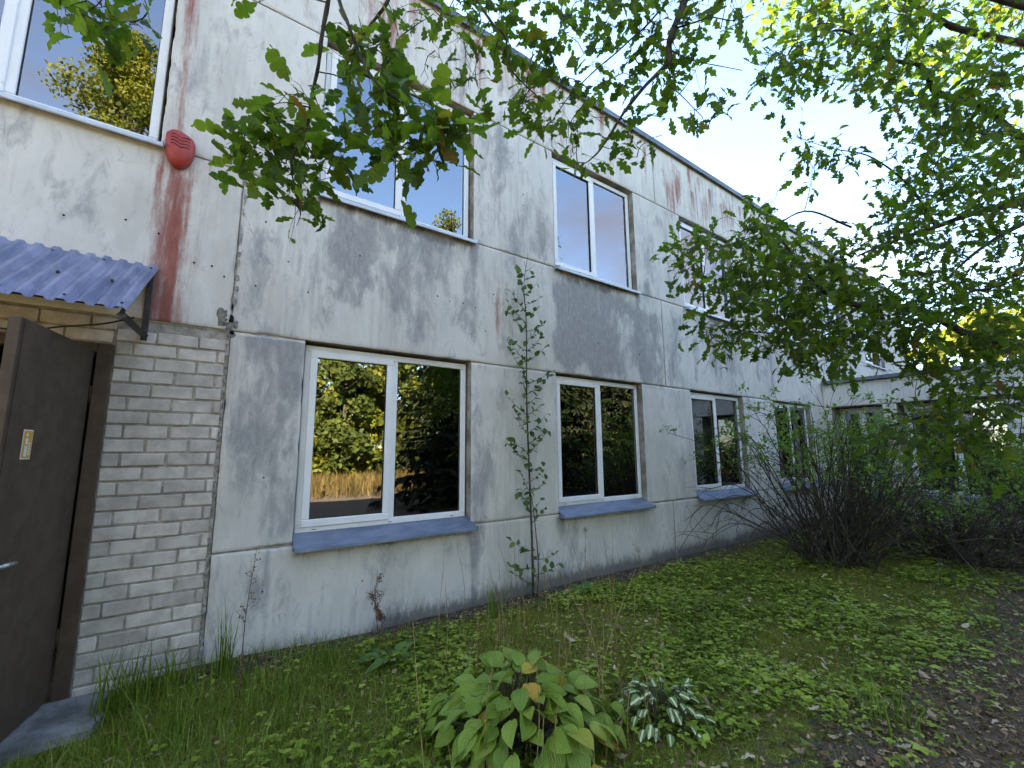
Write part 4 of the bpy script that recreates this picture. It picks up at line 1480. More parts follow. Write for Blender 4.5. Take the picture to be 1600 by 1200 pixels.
holes_c = [[(1220, 190), (1380, 200), (1370, 310), (1300, 370), (1220, 345)], [(1340, 385), (1410, 395), (1400, 435), (1340, 435)], [(1505, 385), (1580, 380), (1570, 435), (1505, 435)], [(1440, 395), (1480, 400), (1470, 430), (1440, 425)], [(1300, 465), (1345, 480), (1345, 500), (1300, 500)],
           [(1465, 10), (1540, 10), (1525, 70), (1470, 65)], [(1530, 50), (1605, 40), (1600, 85), (1530, 95)], [(1580, 120), (1610, 120), (1610, 190), (1570, 190)], [(1430, 110), (1470, 100), (1460, 140), (1430, 150)], [(1370, 180), (1390, 175), (1385, 200), (1365, 200)], [(1440, 225), (1450, 245), (1430, 265), (1410, 260)], [(1330, 540), (1400, 548), (1440, 590), (1380, 600), (1300, 560)], [(1300, 165), (1375, 180), (1370, 200), (1300, 215), (1235, 205), (1240, 180)]]
for c in fill(poly_c, 27, 3.2, 4.6, holes_c, 5, 1.0):
    SPRAYS.append((c, 10, 0.116, 0.16))
poly_e = [(1120, 400), (1200, 370), (1290, 390), (1380, 420), (1440, 560), (1330, 560), (1240, 570), (1170, 540), (1180, 480), (1110, 450)]
for c in fill(poly_e, 30, 3.6, 4.6, holes_c, 6, 0.9):
    SPRAYS.append((c, 13, 0.118, 0.16))
poly_d = [(1400, -20), (1620, -20), (1620, 720), (1450, 690), (1480, 560), (1330, 480), (1360, 330), (1430, 230)]
for c in fill(poly_d, 42, 4.4, 5.6, holes_c, 8, 0.45):
    SPRAYS.append((c, 14, 0.118, 0.22))
for p in ((1245, 212), (1260, 240), (1285, 250), (1270, 265), (1305, 230), (1330, 250), (1200, 325), (1190, 350), (1060, 395), (1045, 385), (1075, 420), (1100, 510), (1110, 530), (1125, 545), (1345, 690), (1480, 725), (1500, 690)):
    SPRAYS.append((at(*p, r.uniform(3.7, 4.1)), 9, 0.11, 0.11))
# the rest of the crown, above and beside the picture
extra = 0
while extra < 130:
    p = np.array([4.9, -5.6, 4.5]) + r.uniform(-1, 1, 3) * np.array([4.6, 3.4, 2.1])
    if (((p - np.array([4.9, -5.6, 4.5])) / np.array([4.6, 3.4, 2.1])) ** 2).sum() > 1:
        continue
    pr = project(p)[0]
    if pr[2] > 0 and -60 < pr[0] < 1640 and -60 < pr[1] < 1260:
        continue
    if np.linalg.norm(p - CAM_LOC) < 1.3 or (p[0] < 3.4 and p[2] < 3.7 and p[1] < -3.0):
        continue
    if p[2] > 6.4:
        continue
    SPRAYS.append((p, 12, 0.11, 0.30))
    extra += 1

nodes = np.concatenate([l[0] for l in LIMBS] + [trunk_pts[3:]])
twigs = Tubes()
for (pts, r0, r1) in LIMBS:
    pass
lp, ld, lu, lsz = [], [], [], []
branch_objs = []
order = sorted(range(len(SPRAYS)), key=lambda k: np.min(np.linalg.norm(nodes - SPRAYS[k][0], axis=1)))
for k in order:
    c, nl, sz, spread = SPRAYS[k]
    dist = np.linalg.norm(nodes - c, axis=1)
    q = nodes[np.argmin(dist)]
    d = c - q
    ln = np.linalg.norm(d) + 1e-6
    if ln < 0.03:
        d, ln = np.array([0.02, 0.02, -0.04]), 0.05
    midp = q + d * 0.5 + r.normal(size=3) * 0.08 * ln + np.array([0, 0, 0.06 * ln])
    tipdir = d / ln + r.normal(size=3) * 0.4
    tipdir /= np.linalg.norm(tipdir)
    tip = c + tipdir * spread * 0.6
    n_ = max(5, int(ln / 0.06))
    pts = spline([q, midp, c, tip], min(n_, 24))
    twigs.add(pts, np.linspace(min(0.0025 + 0.006 * ln, 0.011), 0.0011, len(pts)), 4)
    nodes = np.vstack([nodes, pts[len(pts) // 3::3]])
    # side twiglets with leaves
    for j in range(nl):
        s = r.uniform(0.55, 1.0) if ln > 0.12 else r.uniform(0.2, 1.0)
        b = pts[int(s * (len(pts) - 1))]
        off = r.normal(size=3) * spread * 0.55
        e = b + off
        if np.linalg.norm(off) > 0.05:
            twigs.add(np.array([b, b + off * 0.5 + r.normal(size=3) * 0.008, e]), [0.0016, 0.0012, 0.0008], 3)
        dirn = off / (np.linalg.norm(off) + 1e-6) * 0.8 + tipdir * 0.5 + r.normal(size=3) * 0.55 + np.array([0, 0, -0.25])
        lp.append(e)
        ld.append(dirn)
        lu.append(np.array([0, 0, 1.0]) + r.normal(size=3) * 0.55)
        lsz.append(sz * r.uniform(0.62, 1.15))
        if r.random() < 0.45:
            lp.append(e - off * r.uniform(0.2, 0.6))
            ld.append(-dirn * 0.3 + r.normal(size=3) * 0.7 + tipdir * 0.4)
            lu.append(np.array([0, 0, 1.0]) + r.normal(size=3) * 0.55)
            lsz.append(sz * r.uniform(0.5, 1.0))
lp, ld, lu, lsz = np.array(lp), np.array(ld), np.array(lu), np.array(lsz)
RM = frames(ld, lu)
pr = project(lp)
inframe = (pr[:, 2] > 0.3) & (pr[:, 0] > -30) & (pr[:, 0] < 1630) & (pr[:, 1] > -40) & (pr[:, 1] < 1220)
big = np.where(inframe, lsz / np.maximum(pr[:, 2], 0.3), 0)
near = np.argsort(-big)[:300]
is_near = np.zeros(len(lp), bool)
is_near[near] = True
SHAPES = [oak_leaf(13, 0.15, 0.25, 4, 0), oak_leaf(13, 0.65, 0.12, 4, 1), oak_leaf(12, -0.25, 0.62, 3.4, 2)]
NEAR_SHAPES = [oak_leaf(26, 0.15, 0.22, 3.6, 0), oak_leaf(26, 0.45, 0.12, 4, 1), oak_leaf(26, -0.2, 0.45, 3.2, 2), oak_leaf(26, 0.25, 0.30, 4.4, 3)]
leaf_me = [new_mesh("oak_leaf", V_, F_, M['oak_one'], smooth=False) for V_, F_ in NEAR_SHAPES]
for k in near:
    o = bpy.data.objects.new("leaf", leaf_me[int(r.integers(0, 4))])
    R3 = RM[k]
    s = lsz[k]
    asp = r.uniform(0.85, 1.15)
    put(o, oak, Matrix([[R3[i][0] * s, R3[i][1] * s * asp, R3[i][2] * s, lp[k][i]] for i in range(3)] + [[0, 0, 0, 1]]))
rest = np.where(~is_near)[0]
Vs, F4s, ts, off = [], [], [], 0
for m_ in range(3):
    ids = rest[m_::3]
    Vb, Fb = SHAPES[m_] if m_ < 2 else oak_leaf(9, 0.1, 0.3, 3.0, 5)
    sc = np.stack([lsz[ids], lsz[ids] * r.uniform(0.85, 1.25, len(ids)), lsz[ids]], 1)
    V_, F_ = scatter(Vb, Fb, lp[ids], RM[ids], sc)
    Vs.append(V_)
    F4s.append(F_[0] + off)
    ts.append(tint(r.random(len(ids)), len(Vb)))
    off += len(V_)
me = new_mesh("crown", np.concatenate(Vs), [np.concatenate(F4s)], M['oak'], attrs={"tint": np.concatenate(ts)})
tag(mesh_obj("crown", me, oak), kind="stuff")
print("oak leaves", len(lp), "sprays", len(SPRAYS))
mb = MB()
mb.tube(spline(trunk_pts, 26), np.interp(np.linspace(0, 1, 26), [0, 0.06, 0.2, 0.6, 1.0], [0.26, 0.20, 0.17, 0.12, 0.04]), 14)
mb.build("trunk", M['bark'], oak, True)
for (pts, r0, r1) in LIMBS:
    mb = MB()
    tt = np.linspace(0, 1, len(pts))
    rad = r0 + (r1 - r0) * tt ** 0.8
    mb.tube(pts, rad * (1 + 0.10 * np.sin(tt * 60 + r0 * 900)), 7)
    mb.build("branch", M['bark'], oak, True)
tw = twigs.obj("twigs", M['twig'], oak)
tw["kind"] = "stuff"

# ------------------------------------------------------------------ slender sapling against the wall
sapling = thing("sapling", (3.27, -0.13, 0.0), "slender young tree with small rounded leaves growing against the wall between the windows", "tree")
r = np.random.default_rng(33)
stem_p = spline([(3.27, -0.13, -0.03), (3.26, -0.13, 0.6), (3.25, -0.11, 1.4), (3.235, -0.10, 2.2), (3.23, -0.12, 3.1), (3.20, -0.12, 3.6), (3.26, -0.13, 4.02)], 44)
mb = MB()
mb.tube(stem_p, np.linspace(0.016, 0.0022, 44), 8)
mb.build("trunk", M['cane'], sapling, True)
mb = MB()
mb.tube(spline([(3.31, -0.15, -0.03), (3.33, -0.15, 0.35), (3.305, -0.13, 0.8), (3.27, -0.12, 1.1)], 14), np.linspace(0.008, 0.004, 14), 6)
mb.build("side_stem", M['cane'], sapling, True)
sap_me = []
for sd in range(3):
    V_, F_ = ovate_leaf(5, 3, 0.34, 0.25, 0.25, 0, 0.02, sd)
    sap_me.append(new_mesh("sapling_leaf", V_, F_, M['sap'], smooth=True))


def put_leaf(parent, me, p, dirn, up, s, name="leaf", asp=1.0):
    R3 = frames(np.array([dirn], float), np.array([up], float))[0]
    o = bpy.data.objects.new(name, me)
    return put(o, parent, Matrix([[R3[i][0] * s, R3[i][1] * s * asp, R3[i][2] * s, p[i]] for i in range(3)] + [[0, 0, 0, 1]]))


nleaf = 0
zs = np.concatenate([np.array([0.12, 0.2, 0.28, 0.36, 0.45]), np.arange(0.8, 3.9, 0.075)])
for i, z in enumerate(zs):
    f = int(np.argmin(np.abs(stem_p[:, 2] - z)))
    b = stem_p[f]
    side = 1 if i % 2 else -1
    az = (0.0 if side > 0 else math.pi) + r.normal() * 0.6
    ln = np.interp(z, [0.1, 0.6, 1.0, 1.8, 2.7, 3.5, 3.95], [0.34, 0.28, 0.24, 0.36, 0.38, 0.26, 0.08]) * r.uniform(0.6, 1.2)
    rise = r.uniform(0.3, 0.9) if z > 0.6 else r.uniform(0.0, 0.5)
    d = np.array([math.cos(az), -abs(math.sin(az)) * 0.5, rise])
    d /= np.linalg.norm(d)
    e = b + d * ln
    e[1] = min(e[1], -0.035)
    pts = spline([b, b + d * ln * 0.5 + np.array([0, 0, -0.01]), e + np.array([0, 0, 0.02])], 8)
    mb = MB()
    mb.tube(pts, np.linspace(0.0042, 0.0014, 8), 5)
    mb.build("branch", M['cane'], sapling, True)
    nl = max(3, int(ln / 0.04))
    for j in range(nl):
        if nleaf >= 300:
            break
        s = (j + 0.6) / nl
        p = pts[min(7, int(s * 7.99))]
        dd = d * 0.5 + r.normal(size=3) * 0.7 + np.array([0, -0.15, -0.1])
        if p[1] + dd[1] * 0.05 > -0.01:
            dd[1] = -abs(dd[1])
        put_leaf(sapling, sap_me[int(r.integers(0, 3))], p, dd, np.array([0, -0.4, 1.0]) + r.normal(size=3) * 0.5, r.uniform(0.058, 0.095))
        nleaf += 1

# ------------------------------------------------------------------ arching bare shrubs
def shrub(base, ncane, hgt, spread, seed, label, leafy, lean=(0, 0), dense=1.0):
    rr = np.random.default_rng(seed)
    t_ = thing("bare_shrub", (base[0], base[1], 0), label, "shrub", "bare shrubs before the side wing")
    tw = Tubes()
    lpos, ldir, lsz_ = [], [], []
    for k in range(ncane):
        az = rr.uniform(0, 2 * math.pi)
        out = spread * rr.uniform(0.15, 1.0) ** 0.8
        h = hgt * rr.uniform(0.55, 1.0) * (1 - 0.25 * out / spread)
        b = np.array([base[0] + rr.normal() * 0.24, base[1] + rr.normal() * 0.20, -0.02])
        o = np.array([math.cos(az) * out + lean[0], math.sin(az) * out * 0.75 + lean[1], 0])
        low = rr.random() < 0.32
        if low:
            h *= 0.45
            o *= 1.35
        tipz = h * (0.45 if low else rr.uniform(0.78, 1.0))
        ctrl = [b, b + o * 0.34 + np.array([0, 0, h * 0.45]), b + o * 0.68 + np.array([0, 0, h * 0.86]), b + o + np.array([0, 0, tipz])]
        for c_ in ctrl:
            c_[1] = min(c_[1], -0.06)
        pts = spline(ctrl, 18) + np.cumsum(rr.normal(size=(18, 3)) * 0.006, axis=0)
        mb = MB()
        mb.tube(pts, np.linspace(rr.uniform(0.008, 0.014), 0.0026, 18), 5, cap=False)
        mb.build("cane", M['cane'], t_, True)
        for j in range(int(rr.integers(5, 11) * dense)):
            s = rr.uniform(0.2, 1.0)
            p = pts[int(s * 17)]
            dd = rr.normal(size=3) * 0.7 + (pts[min(17, int(s * 17) + 1)] - pts[max(0, int(s * 17) - 1)]) * 6 + np.array([0, 0, 0.25])
            dd /= np.linalg.norm(dd)
            ln = rr.uniform(0.12, 0.5)
            e = p + dd * ln + np.array([0, 0, -0.05 * ln])
            e[1] = min(e[1], -0.03)
            tp = spline([p, p + dd * ln * 0.55 + rr.normal(size=3) * 0.02, e], 6)
            tw.add(tp, np.linspace(0.0042, 0.0020, 6), 3)
            for q_ in range(2):
                s2 = rr.uniform(0.3, 0.9)
                p2 = tp[int(s2 * 5)]
                d2 = dd + rr.normal(size=3) * 0.6
                e2 = p2 + d2 * ln * 0.4
                tw.add(np.array([p2, 0.5 * (p2 + e2) + rr.normal(size=3) * 0.01, e2]), [0.0026, 0.0022, 0.0016], 3)
                for w_ in range(leafy):
                    if e2[2] > 0.75 * hgt * rr.uniform(0.5, 1.0):
                        lpos.append(e2 + rr.normal(size=3) * 0.03)
                        ldir.append(rr.normal(size=3))
                        lsz_.append(rr.uniform(0.035, 0.07))
    tw.obj("twigs", M['cane'], t_)["kind"] = "stuff"
    if lpos:
        lpos, ldir = np.array(lpos), np.array(ldir)
        Vb, Fb = small_leaf(0.26, 0.2)
        V_, F_ = scatter(Vb, Fb, lpos, frames(ldir, np.array([[0, 0, 1.0]]) + rr.normal(size=ldir.shape) * 0.6), np.array(lsz_))
        me_ = new_mesh("leaves", V_, F_, M['shrub_leaf'], attrs={"tint": tint(rr.random(len(lpos)), len(Vb))})
        mesh_obj("leaves", me_, t_)["kind"] = "stuff"
    return t_


shrub((7.65, -1.58), 140, 2.75, 2.5, 61, "large bare arching shrub with sparse fresh leaves at its tips below the far windows", 12, (0.0, 0.0), 0.7)
shrub((9.0, -2.6), 120, 1.25, 2.2, 62, "low tangled thicket of grey twigs before the side wing", 4, (0.2, 0.0), 0.9)
shrub((10.0, -1.2), 40, 2.4, 1.3, 63, "leafier shrub in the corner between the facade and the side wing", 14, (0, -0.1), 0.9)
shrub((10.4, -3.2), 60, 2.1, 1.6, 64, "shaded thicket of twigs beside the dirt path", 14, (0, 0), 1.0)

# loose arching canes
for P_, lab in (([(7.4, -1.4, 0), (6.9, -1.1, 0.75), (6.3, -0.8, 0.95), (5.7, -0.6, 0.55), (5.4, -0.55, 0.28)], "single bent cane arching from the shrub down to the wall foot"),
                ([(6.3, -3.6, 0.0), (7.0, -3.1, 0.25), (8.2, -2.6, 0.55), (9.4, -2.3, 0.75)], "long thin fallen stick leaning across the path edge"),
                ([(5.6, -3.35, 0.02), (6.6, -3.0, 0.10), (7.6, -2.75, 0.30)], "short grey stick lying over dry leaves by the path")):
    mb = MB()
    mb.tube(spline(P_, 22), np.linspace(0.008, 0.003, 22), 6)
    tag(mb.build("bent_cane", M['cane'], None, True), lab, "stick")

# ------------------------------------------------------------------ hostas
def hosta(loc, n, rad, hgt, size, m_list, label, seed, tintmesh=False, petm=None):
    rr = np.random.default_rng(seed)
    t_ = thing("hosta_plant", (loc[0], loc[1], 0), label, "plant")
    mes = []
    for sd in range(4):
        V_, F_ = ovate_leaf(7, 5, 0.33 + 0.03 * sd, 0.32 + 0.1 * (sd % 2), 0.16 + 0.06 * sd, 0.14, 0.03, sd)
        nv_ = 5
        s_ = np.tile(np.linspace(-1, 1, nv_), len(V_) // nv_)
        at_ = {"tint": tint(1 - np.abs(V_[:, 1]) / 0.20, 1), "across": tint(np.abs(s_), 1)}
        mes.append(new_mesh("hosta_leaf", V_, F_, m_list[0], attrs=at_, smooth=True))
    dry = new_mesh("hosta_leaf", *ovate_leaf(7, 5, 0.20, 0.6, 0.9, 0.1, 0.06, 9), M['hosta_dry'], smooth=True)
    for k in range(n):
        fr = (k + 0.5) / n
        az = k * 2.39996 + rr.normal() * 0.25
        rd = rad * math.sqrt(fr) * rr.uniform(0.75, 1.1)
        z = hgt * (1 - 0.72 * fr ** 1.4) * rr.uniform(0.85, 1.12)
        g = float(ground_h(loc[0], loc[1]))
        p = np.array([loc[0] + math.cos(az) * rd * 0.75, loc[1] + math.sin(az) * rd * 0.75, g + z])
        dirn = np.array([math.cos(az), math.sin(az), rr.normal() * 0.35 + 0.25 - 0.95 * fr])
        s = size * rr.uniform(0.7, 1.12)
        d_ = rr.random() < 0.04
        put_leaf(t_, dry if d_ else mes[int(rr.integers(0, 4))], p, dirn, np.array([math.cos(az) * 0.5, math.sin(az) * 0.5, 1]) + rr.normal(size=3) * 0.42, s)
        mb = MB()
        b = np.array([loc[0] + math.cos(az) * 0.04, loc[1] + math.sin(az) * 0.04, g - 0.01])
        mb.tube(spline([b, (b + p) / 2 + np.array([0, 0, 0.06 * hgt]), p], 6), [0.006, 0.006, 0.005, 0.005, 0.004, 0.003], 5, cap=False)
        mb.build("leaf_stalk", petm or M['green_stem'], t_, True)
    return t_


hosta((1.64, -2.06), 190, 0.70, 0.34, 0.138, [M['hosta']], "broad leaved light green hosta clump growing in the grass before the wall", 71)
hosta((2.46, -2.38), 80, 0.42, 0.18, 0.062, [M['variegated']], "small hosta with green and cream variegated leaves on the bare soil", 72, True)

# dock rosette, and a darker one at the wall foot
def rosette(name, loc, n, length, width, label, seed, m):
    rr = np.random.default_rng(seed)
    t_ = thing(name, (loc[0], loc[1], 0), label, "plant")
    V_, F_ = ovate_leaf(8, 3, width, 0.55, 0.35, 0, 0.03, seed)
    me_ = new_mesh(name + "_leaf", V_, F_, m, smooth=True)
    for k in range(n):
        az = k * 2.4 + rr.normal() * 0.3
        p = np.array([loc[0] + math.cos(az) * 0.02, loc[1] + math.sin(az) * 0.02, float(ground_h(*loc)) + 0.02])
        put_leaf(t_, me_, p, np.array([math.cos(az), math.sin(az), rr.uniform(0.3, 1.0)]), np.array([0, 0, 1.0]) + rr.normal(size=3) * 0.2, length * rr.uniform(0.7, 1.15))
    return t_


rosette("dock_plant", (1.42, -0.72), 15, 0.27, 0.16, "dock rosette with long pointed green leaves under the double window", 81, M['dock'])
rosette("dock_plant", (3.75, -0.45), 12, 0.17, 0.22, "small leafy weed in the moss just right of the sapling", 82, M['dock'])

# ------------------------------------------------------------------ tall dry weeds
def weed(loc, h, seed, label, m, nbr, seeds, spreadw):
    rr = np.random.default_rng(seed)
    t_ = thing("dry_weed", (loc[0], loc[1], 0), label, "weed")
    g = float(ground_h(*loc))
    pts = spline([(loc[0], loc[1], g - 0.02), (loc[0] + rr.normal() * 0.02, loc[1], g + h * 0.5), (loc[0] + rr.normal() * 0.05, loc[1] + rr.normal() * 0.02, g + h)], 20)
    mb = MB()
    mb.tube(pts, np.linspace(0.0045, 0.0014, 20), 5)
    mb.build("stem", m, t_, True)
    tb = Tubes()
    sp = []
    for k in range(nbr):
        f = int(rr.uniform(0.45, 0.97) * 19)
        az = rr.uniform(0, 2 * math.pi)
        ln = spreadw * rr.uniform(0.5, 1) * (1.25 - f / 19)
        d = np.array([math.cos(az), math.sin(az) * 0.6, rr.uniform(0.6, 1.4)])
        e = pts[f] + d * ln
        tb.add(spline([pts[f], pts[f] + d * ln * 0.5 + rr.normal(size=3) * 0.01, e], 6), np.linspace(0.0022, 0.0010, 6), 3)
        for j in range(seeds):
            s = rr.uniform(0.25, 1)
            sp.append(pts[f] + d * ln * s + rr.normal(size=3) * 0.010)
    tb.obj("side_twigs", m, t_)["kind"] = "stuff"
    if sp:
        sp = np.array(sp)
        Vb, Fb = small_leaf(0.5, 0.3)
        V_, F_ = scatter(Vb, Fb, sp, frames(rr.normal(size=sp.shape), rr.normal(size=sp.shape)), rr.uniform(0.006, 0.014, len(sp)))
        mesh_obj("seed_heads", new_mesh("seed_heads", V_, F_, m), t_)["kind"] = "stuff"


weed((0.43, -0.55), 0.92, 91, "tall thin dark dry weed standing before the streaked wall beside the bricks", M['rust_stem'], 12, 5, 0.10)
weed((1.50, -0.22), 0.58, 92, "rusty brown dock seed stalk beside the wall under the double window", M['rust_stem'], 14, 22, 0.13)
weed((1.47, -0.28), 0.30, 93, "short reddish seed stalk leaning at the foot of the wall", M['rust_stem'], 16, 26, 0.07)
weed((3.95, -0.25), 0.72, 94, "pale thin dry weed in front of the wall right of the sapling", M['dry_stem'], 9, 3, 0.12)
weed((4.9, -0.3), 0.45, 95, "fine branching dry weed at the wall under the second sill", M['dry_stem'], 8, 2, 0.16)
weed((6.3, -0.4), 0.5, 96, "leaning dry weed near the third window's sill", M['dry_stem'], 7, 3, 0.14)


def tuft(name, loc, n, h, w, spread, lean, seed, label, m, group=None, stalks=0, tlo=0.0, thi=0.85):
    rr = np.random.default_rng(seed)
    t_ = thing(name, (loc[0], loc[1], 0), label, "grass", group)
    g = float(ground_h(*loc))
    pos = np.stack([loc[0] + rr.normal(size=n) * spread, loc[1] + rr.normal(size=n) * spread, np.full(n, g - 0.01)], 1)
    V_, F_, k = blades(pos, h * rr.uniform(0.35, 1.0, n), w * rr.uniform(0.6, 1.2, n), lean * rr.uniform(0.1, 1.0, n), rr.uniform(0, 2 * math.pi, n))
    V_[:, 1] = np.minimum(V_[:, 1], -0.012)
    mesh_obj("blades", new_mesh("blades", V_, F_, m, attrs={"tint": tint(rr.uniform(tlo, thi, n), k)}), t_)["kind"] = "stuff"
    for s in range(stalks):
        x_, y_ = loc[0] + rr.normal() * spread * 1.6, loc[1] + rr.normal() * spread * 1.6
        hh = h * rr.uniform(0.8, 1.9)
        mb = MB()
        p_ = spline([(x_, y_, g - 0.01), (x_ + rr.normal() * 0.03, y_ + rr.normal() * 0.03, g + hh * 0.5), (x_ + rr.normal() * 0.09, y_ + rr.normal() * 0.08, g + hh)], 12)
        mb.tube(p_, np.linspace(0.0030, 0.0012, 12), 4)
        mb.build("stalk", M['dry_stem'], t_, True)


tuft("grass_tuft", (-0.20, -0.32), 90, 0.46, 0.011, 0.06, 0.6, 101, "tall green grass tuft growing against the bricks by the step", M['grass'])
tuft("grass_tuft", (0.02, -0.26), 70, 0.42, 0.010, 0.07, 0.6, 102, "green grass tuft at the foot of the bricks near the panel edge", M['grass'])
tuft("grass_tuft", (0.36, -0.30), 40, 0.60, 0.010, 0.022, 0.35, 103, "narrow upright grass clump beside the panel edge and the dark weed", M['grass'])
tuft("grass_tuft", (0.05, -0.85), 150, 0.34, 0.008, 0.16, 0.9, 104, "dense dark green grass clump in front of the step", M['grass'])
tuft("grass_tuft", (0.65, -0.80), 150, 0.30, 0.006, 0.15, 0.9, 105, "fine feathery green grass clump under the streaked wall", M['grass'])
tuft("grass_tuft", (0.45, -1.55), 120, 0.28, 0.006, 0.2, 1.1, 106, "long flopping grass clump with pale dead blades in the foreground", M['grass'], thi=1.0)
tuft("grass_tuft", (2.62, -0.33), 34, 0.46, 0.009, 0.03, 0.4, 107, "upright grass clump at the wall foot left of the sapling", M['grass'])
tuft("grass_tuft", (1.0, -0.50), 60, 0.30, 0.008, 0.05, 0.5, 108, "short bright grass tuft left of the dock rosette", M['grass'])
tuft("grass_tuft", (3.55, -3.15), 80, 0.30, 0.008, 0.10, 0.8, 109, "green grass tuft at the edge of the dirt path", M['grass'])
tuft("dry_grass", (1.95, -1.62), 30, 0.5, 0.004, 0.16, 0.5, 111, "tall straw coloured grass stalks rising just behind the hosta", M['grass'], None, 12, 0.86, 1.0)
tuft("dry_grass", (2.05, -2.30), 20, 0.5, 0.004, 0.14, 0.5, 112, "straw coloured dry stalks standing between the two hostas", M['grass'], None, 12, 0.86, 1.0)
tuft("dry_grass", (1.45, -2.25), 16, 0.5, 0.004, 0.16, 0.5, 113, "dry stalks standing amid the broad hosta leaves", M['grass'], None, 8, 0.86, 1.0)
tuft("dry_grass", (2.45, -1.0), 40, 0.5, 0.004, 0.25, 0.5, 114, "thin dry grass stalks on the moss before the sapling", M['grass'], None, 16, 0.8, 1.0)

# ------------------------------------------------------------------ ground cover
r = np.random.default_rng(55)


def spots(n, x0, x1, y0, y1, dens):
    out = []
    while sum(map(len, out)) < n:
        x_ = r.uniform(x0, x1, n * 2)
        y_ = r.uniform(y0, y1, n * 2)
        k = r.random(n * 2) < dens(x_, y_)
        out.append(np.stack([x_[k], y_[k]], 1))
    p = np.concatenate(out)[:n]
    return np.c_[p, ground_h(p[:, 0], p[:, 1])]


def near_w(x_, y_, k=3.2):
    return 1 / (1 + (np.hypot(x_ - 1.2, y_ + 3.2) / k) ** 2)


def pathm(x_, y_):
    return 1 / (1 + np.exp((y_ - PATH_Y(x_)) * 8))


def off_step(x_, y_):
    return 1 - ((x_ < -0.26) & (y_ > -0.58))


# moss tufts
P_ = spots(46000, -1.2, 9.5, -3.9, -0.12, lambda x_, y_: near_w(x_, y_) * (1 - 0.85 * pathm(x_, y_)) * np.clip(fbm(x_ * 1.7, y_ * 1.7, 5) * 2.6 - 0.6, 0.05, 1) * off_step(x_, y_))
dist = np.hypot(P_[:, 0], P_[:, 1] + 4.26)
n = len(P_)
V_, F_, k = blades(P_ - np.array([0, 0, 0.003]), r.uniform(0.010, 0.030, n), 0.006 * np.clip(dist / 3, 0.8, 3), r.uniform(0.1, 1.0, n), r.uniform(0, 6.28, n))
tag(mesh_obj("moss", new_mesh("moss", V_, F_, M['moss'], attrs={"tint": tint(np.clip(fbm(P_[:, 0] * 3, P_[:, 1] * 3, 9) * 1.4 - 0.3 + r.normal(size=n) * 0.15, 0, 1), k)})), "yellowish green moss carpeting the soil along the wall", "moss", kind="stuff")
# grass through it
P_ = spots(24000, -1.2, 12.0, -4.2, -0.05, lambda x_, y_: near_w(x_, y_) * np.clip(1 - 0.93 * pathm(x_, y_), 0, 1) * (0.18 + 0.95 / (1 + np.exp((x_ - 1.1 + 0.35 * y_) * 2.2))) * off_step(x_, y_))
n = len(P_)
dist = np.hypot(P_[:, 0], P_[:, 1] + 4.26)
hh = np.where(P_[:, 0] - 1.1 + 0.35 * P_[:, 1] * 0 < 0.2, r.uniform(0.03, 0.17, n), r.uniform(0.02, 0.10, n))
V_, F_, k = blades(P_ - np.array([0, 0, 0.004]), hh, 0.0042 * np.clip(dist / 3, 0.8, 3) * r.uniform(0.6, 1.3, n), r.uniform(0.2, 1.3, n), r.uniform(0, 6.28, n))
V_[:, 1] = np.minimum(V_[:, 1], -0.012)
tag(mesh_obj("lawn_grass", new_mesh("lawn_grass", V_, F_, M['grass'], attrs={"tint": tint(np.clip(r.beta(2, 2.2, n) * 1.05, 0, 1), k)})), "ragged green grass growing along the wall foot", "grass", kind="stuff")
# low herbs: groups of three to five leaflets on short stalks
P_ = spots(20000, 0.0, 12.0, -3.9, -0.3, lambda x_, y_: near_w(x_, y_, 5.0) * np.clip(1 - 0.97 * pathm(x_, y_), 0, 1) * np.clip(fbm(x_ * 2.0, y_ * 2.0, 15) * 5.5 - 2.2, 0.06, 1) * (1 / (1 + np.exp(-(x_ - 0.6 - 0.5 * (y_ + 2)) * 2.5)) + 0.15))
pp, dd, ss, tt = [], [], [], []
base_t = np.clip(fbm(P_[:, 0] * 2, P_[:, 1] * 2, 19) * 1.5 - 0.25, 0, 1)
for i, p in enumerate(P_):
    nl = int(r.integers(3, 6))
    h = r.uniform(0.015, 0.075)
    a0 = r.uniform(0, 6.28)
    c = p + np.array([r.normal() * 0.01, r.normal() * 0.01, h])
    s0 = (r.uniform(0.010, 0.030) if r.random() < 0.94 else r.uniform(0.035, 0.05)) * (1 + 0.10 * max(0.0, p[0] - 4))
    tv = np.clip(base_t[i] * 0.7 + r.normal() * 0.28 + 0.12, 0, 1)
    for j in range(nl):
        a = a0 + j * 6.283 / nl + r.normal() * 0.2
        pp.append(c)
        dd.append((math.cos(a), math.sin(a), r.uniform(-0.1, 0.45)))
        ss.append(s0 * r.uniform(0.75, 1.2))
        tt.append(tv + r.normal() * 0.05)
pp, dd, ss = np.array(pp), np.array(dd), np.array(ss)
Vb, Fb = small_leaf(0.36, 0.25)
V_, F_ = scatter(Vb, Fb, pp, frames(dd, np.array([[0, 0, 1.0]]) + r.normal(size=dd.shape) * 0.25), ss)
tag(mesh_obj("ground_herbs", new_mesh("ground_herbs", V_, F_, M['herb'], attrs={"tint": tint(np.clip(tt, 0, 1), len(Vb))})), "low leafy herbs covering the mossy ground before the wall", "herbs", kind="stuff")
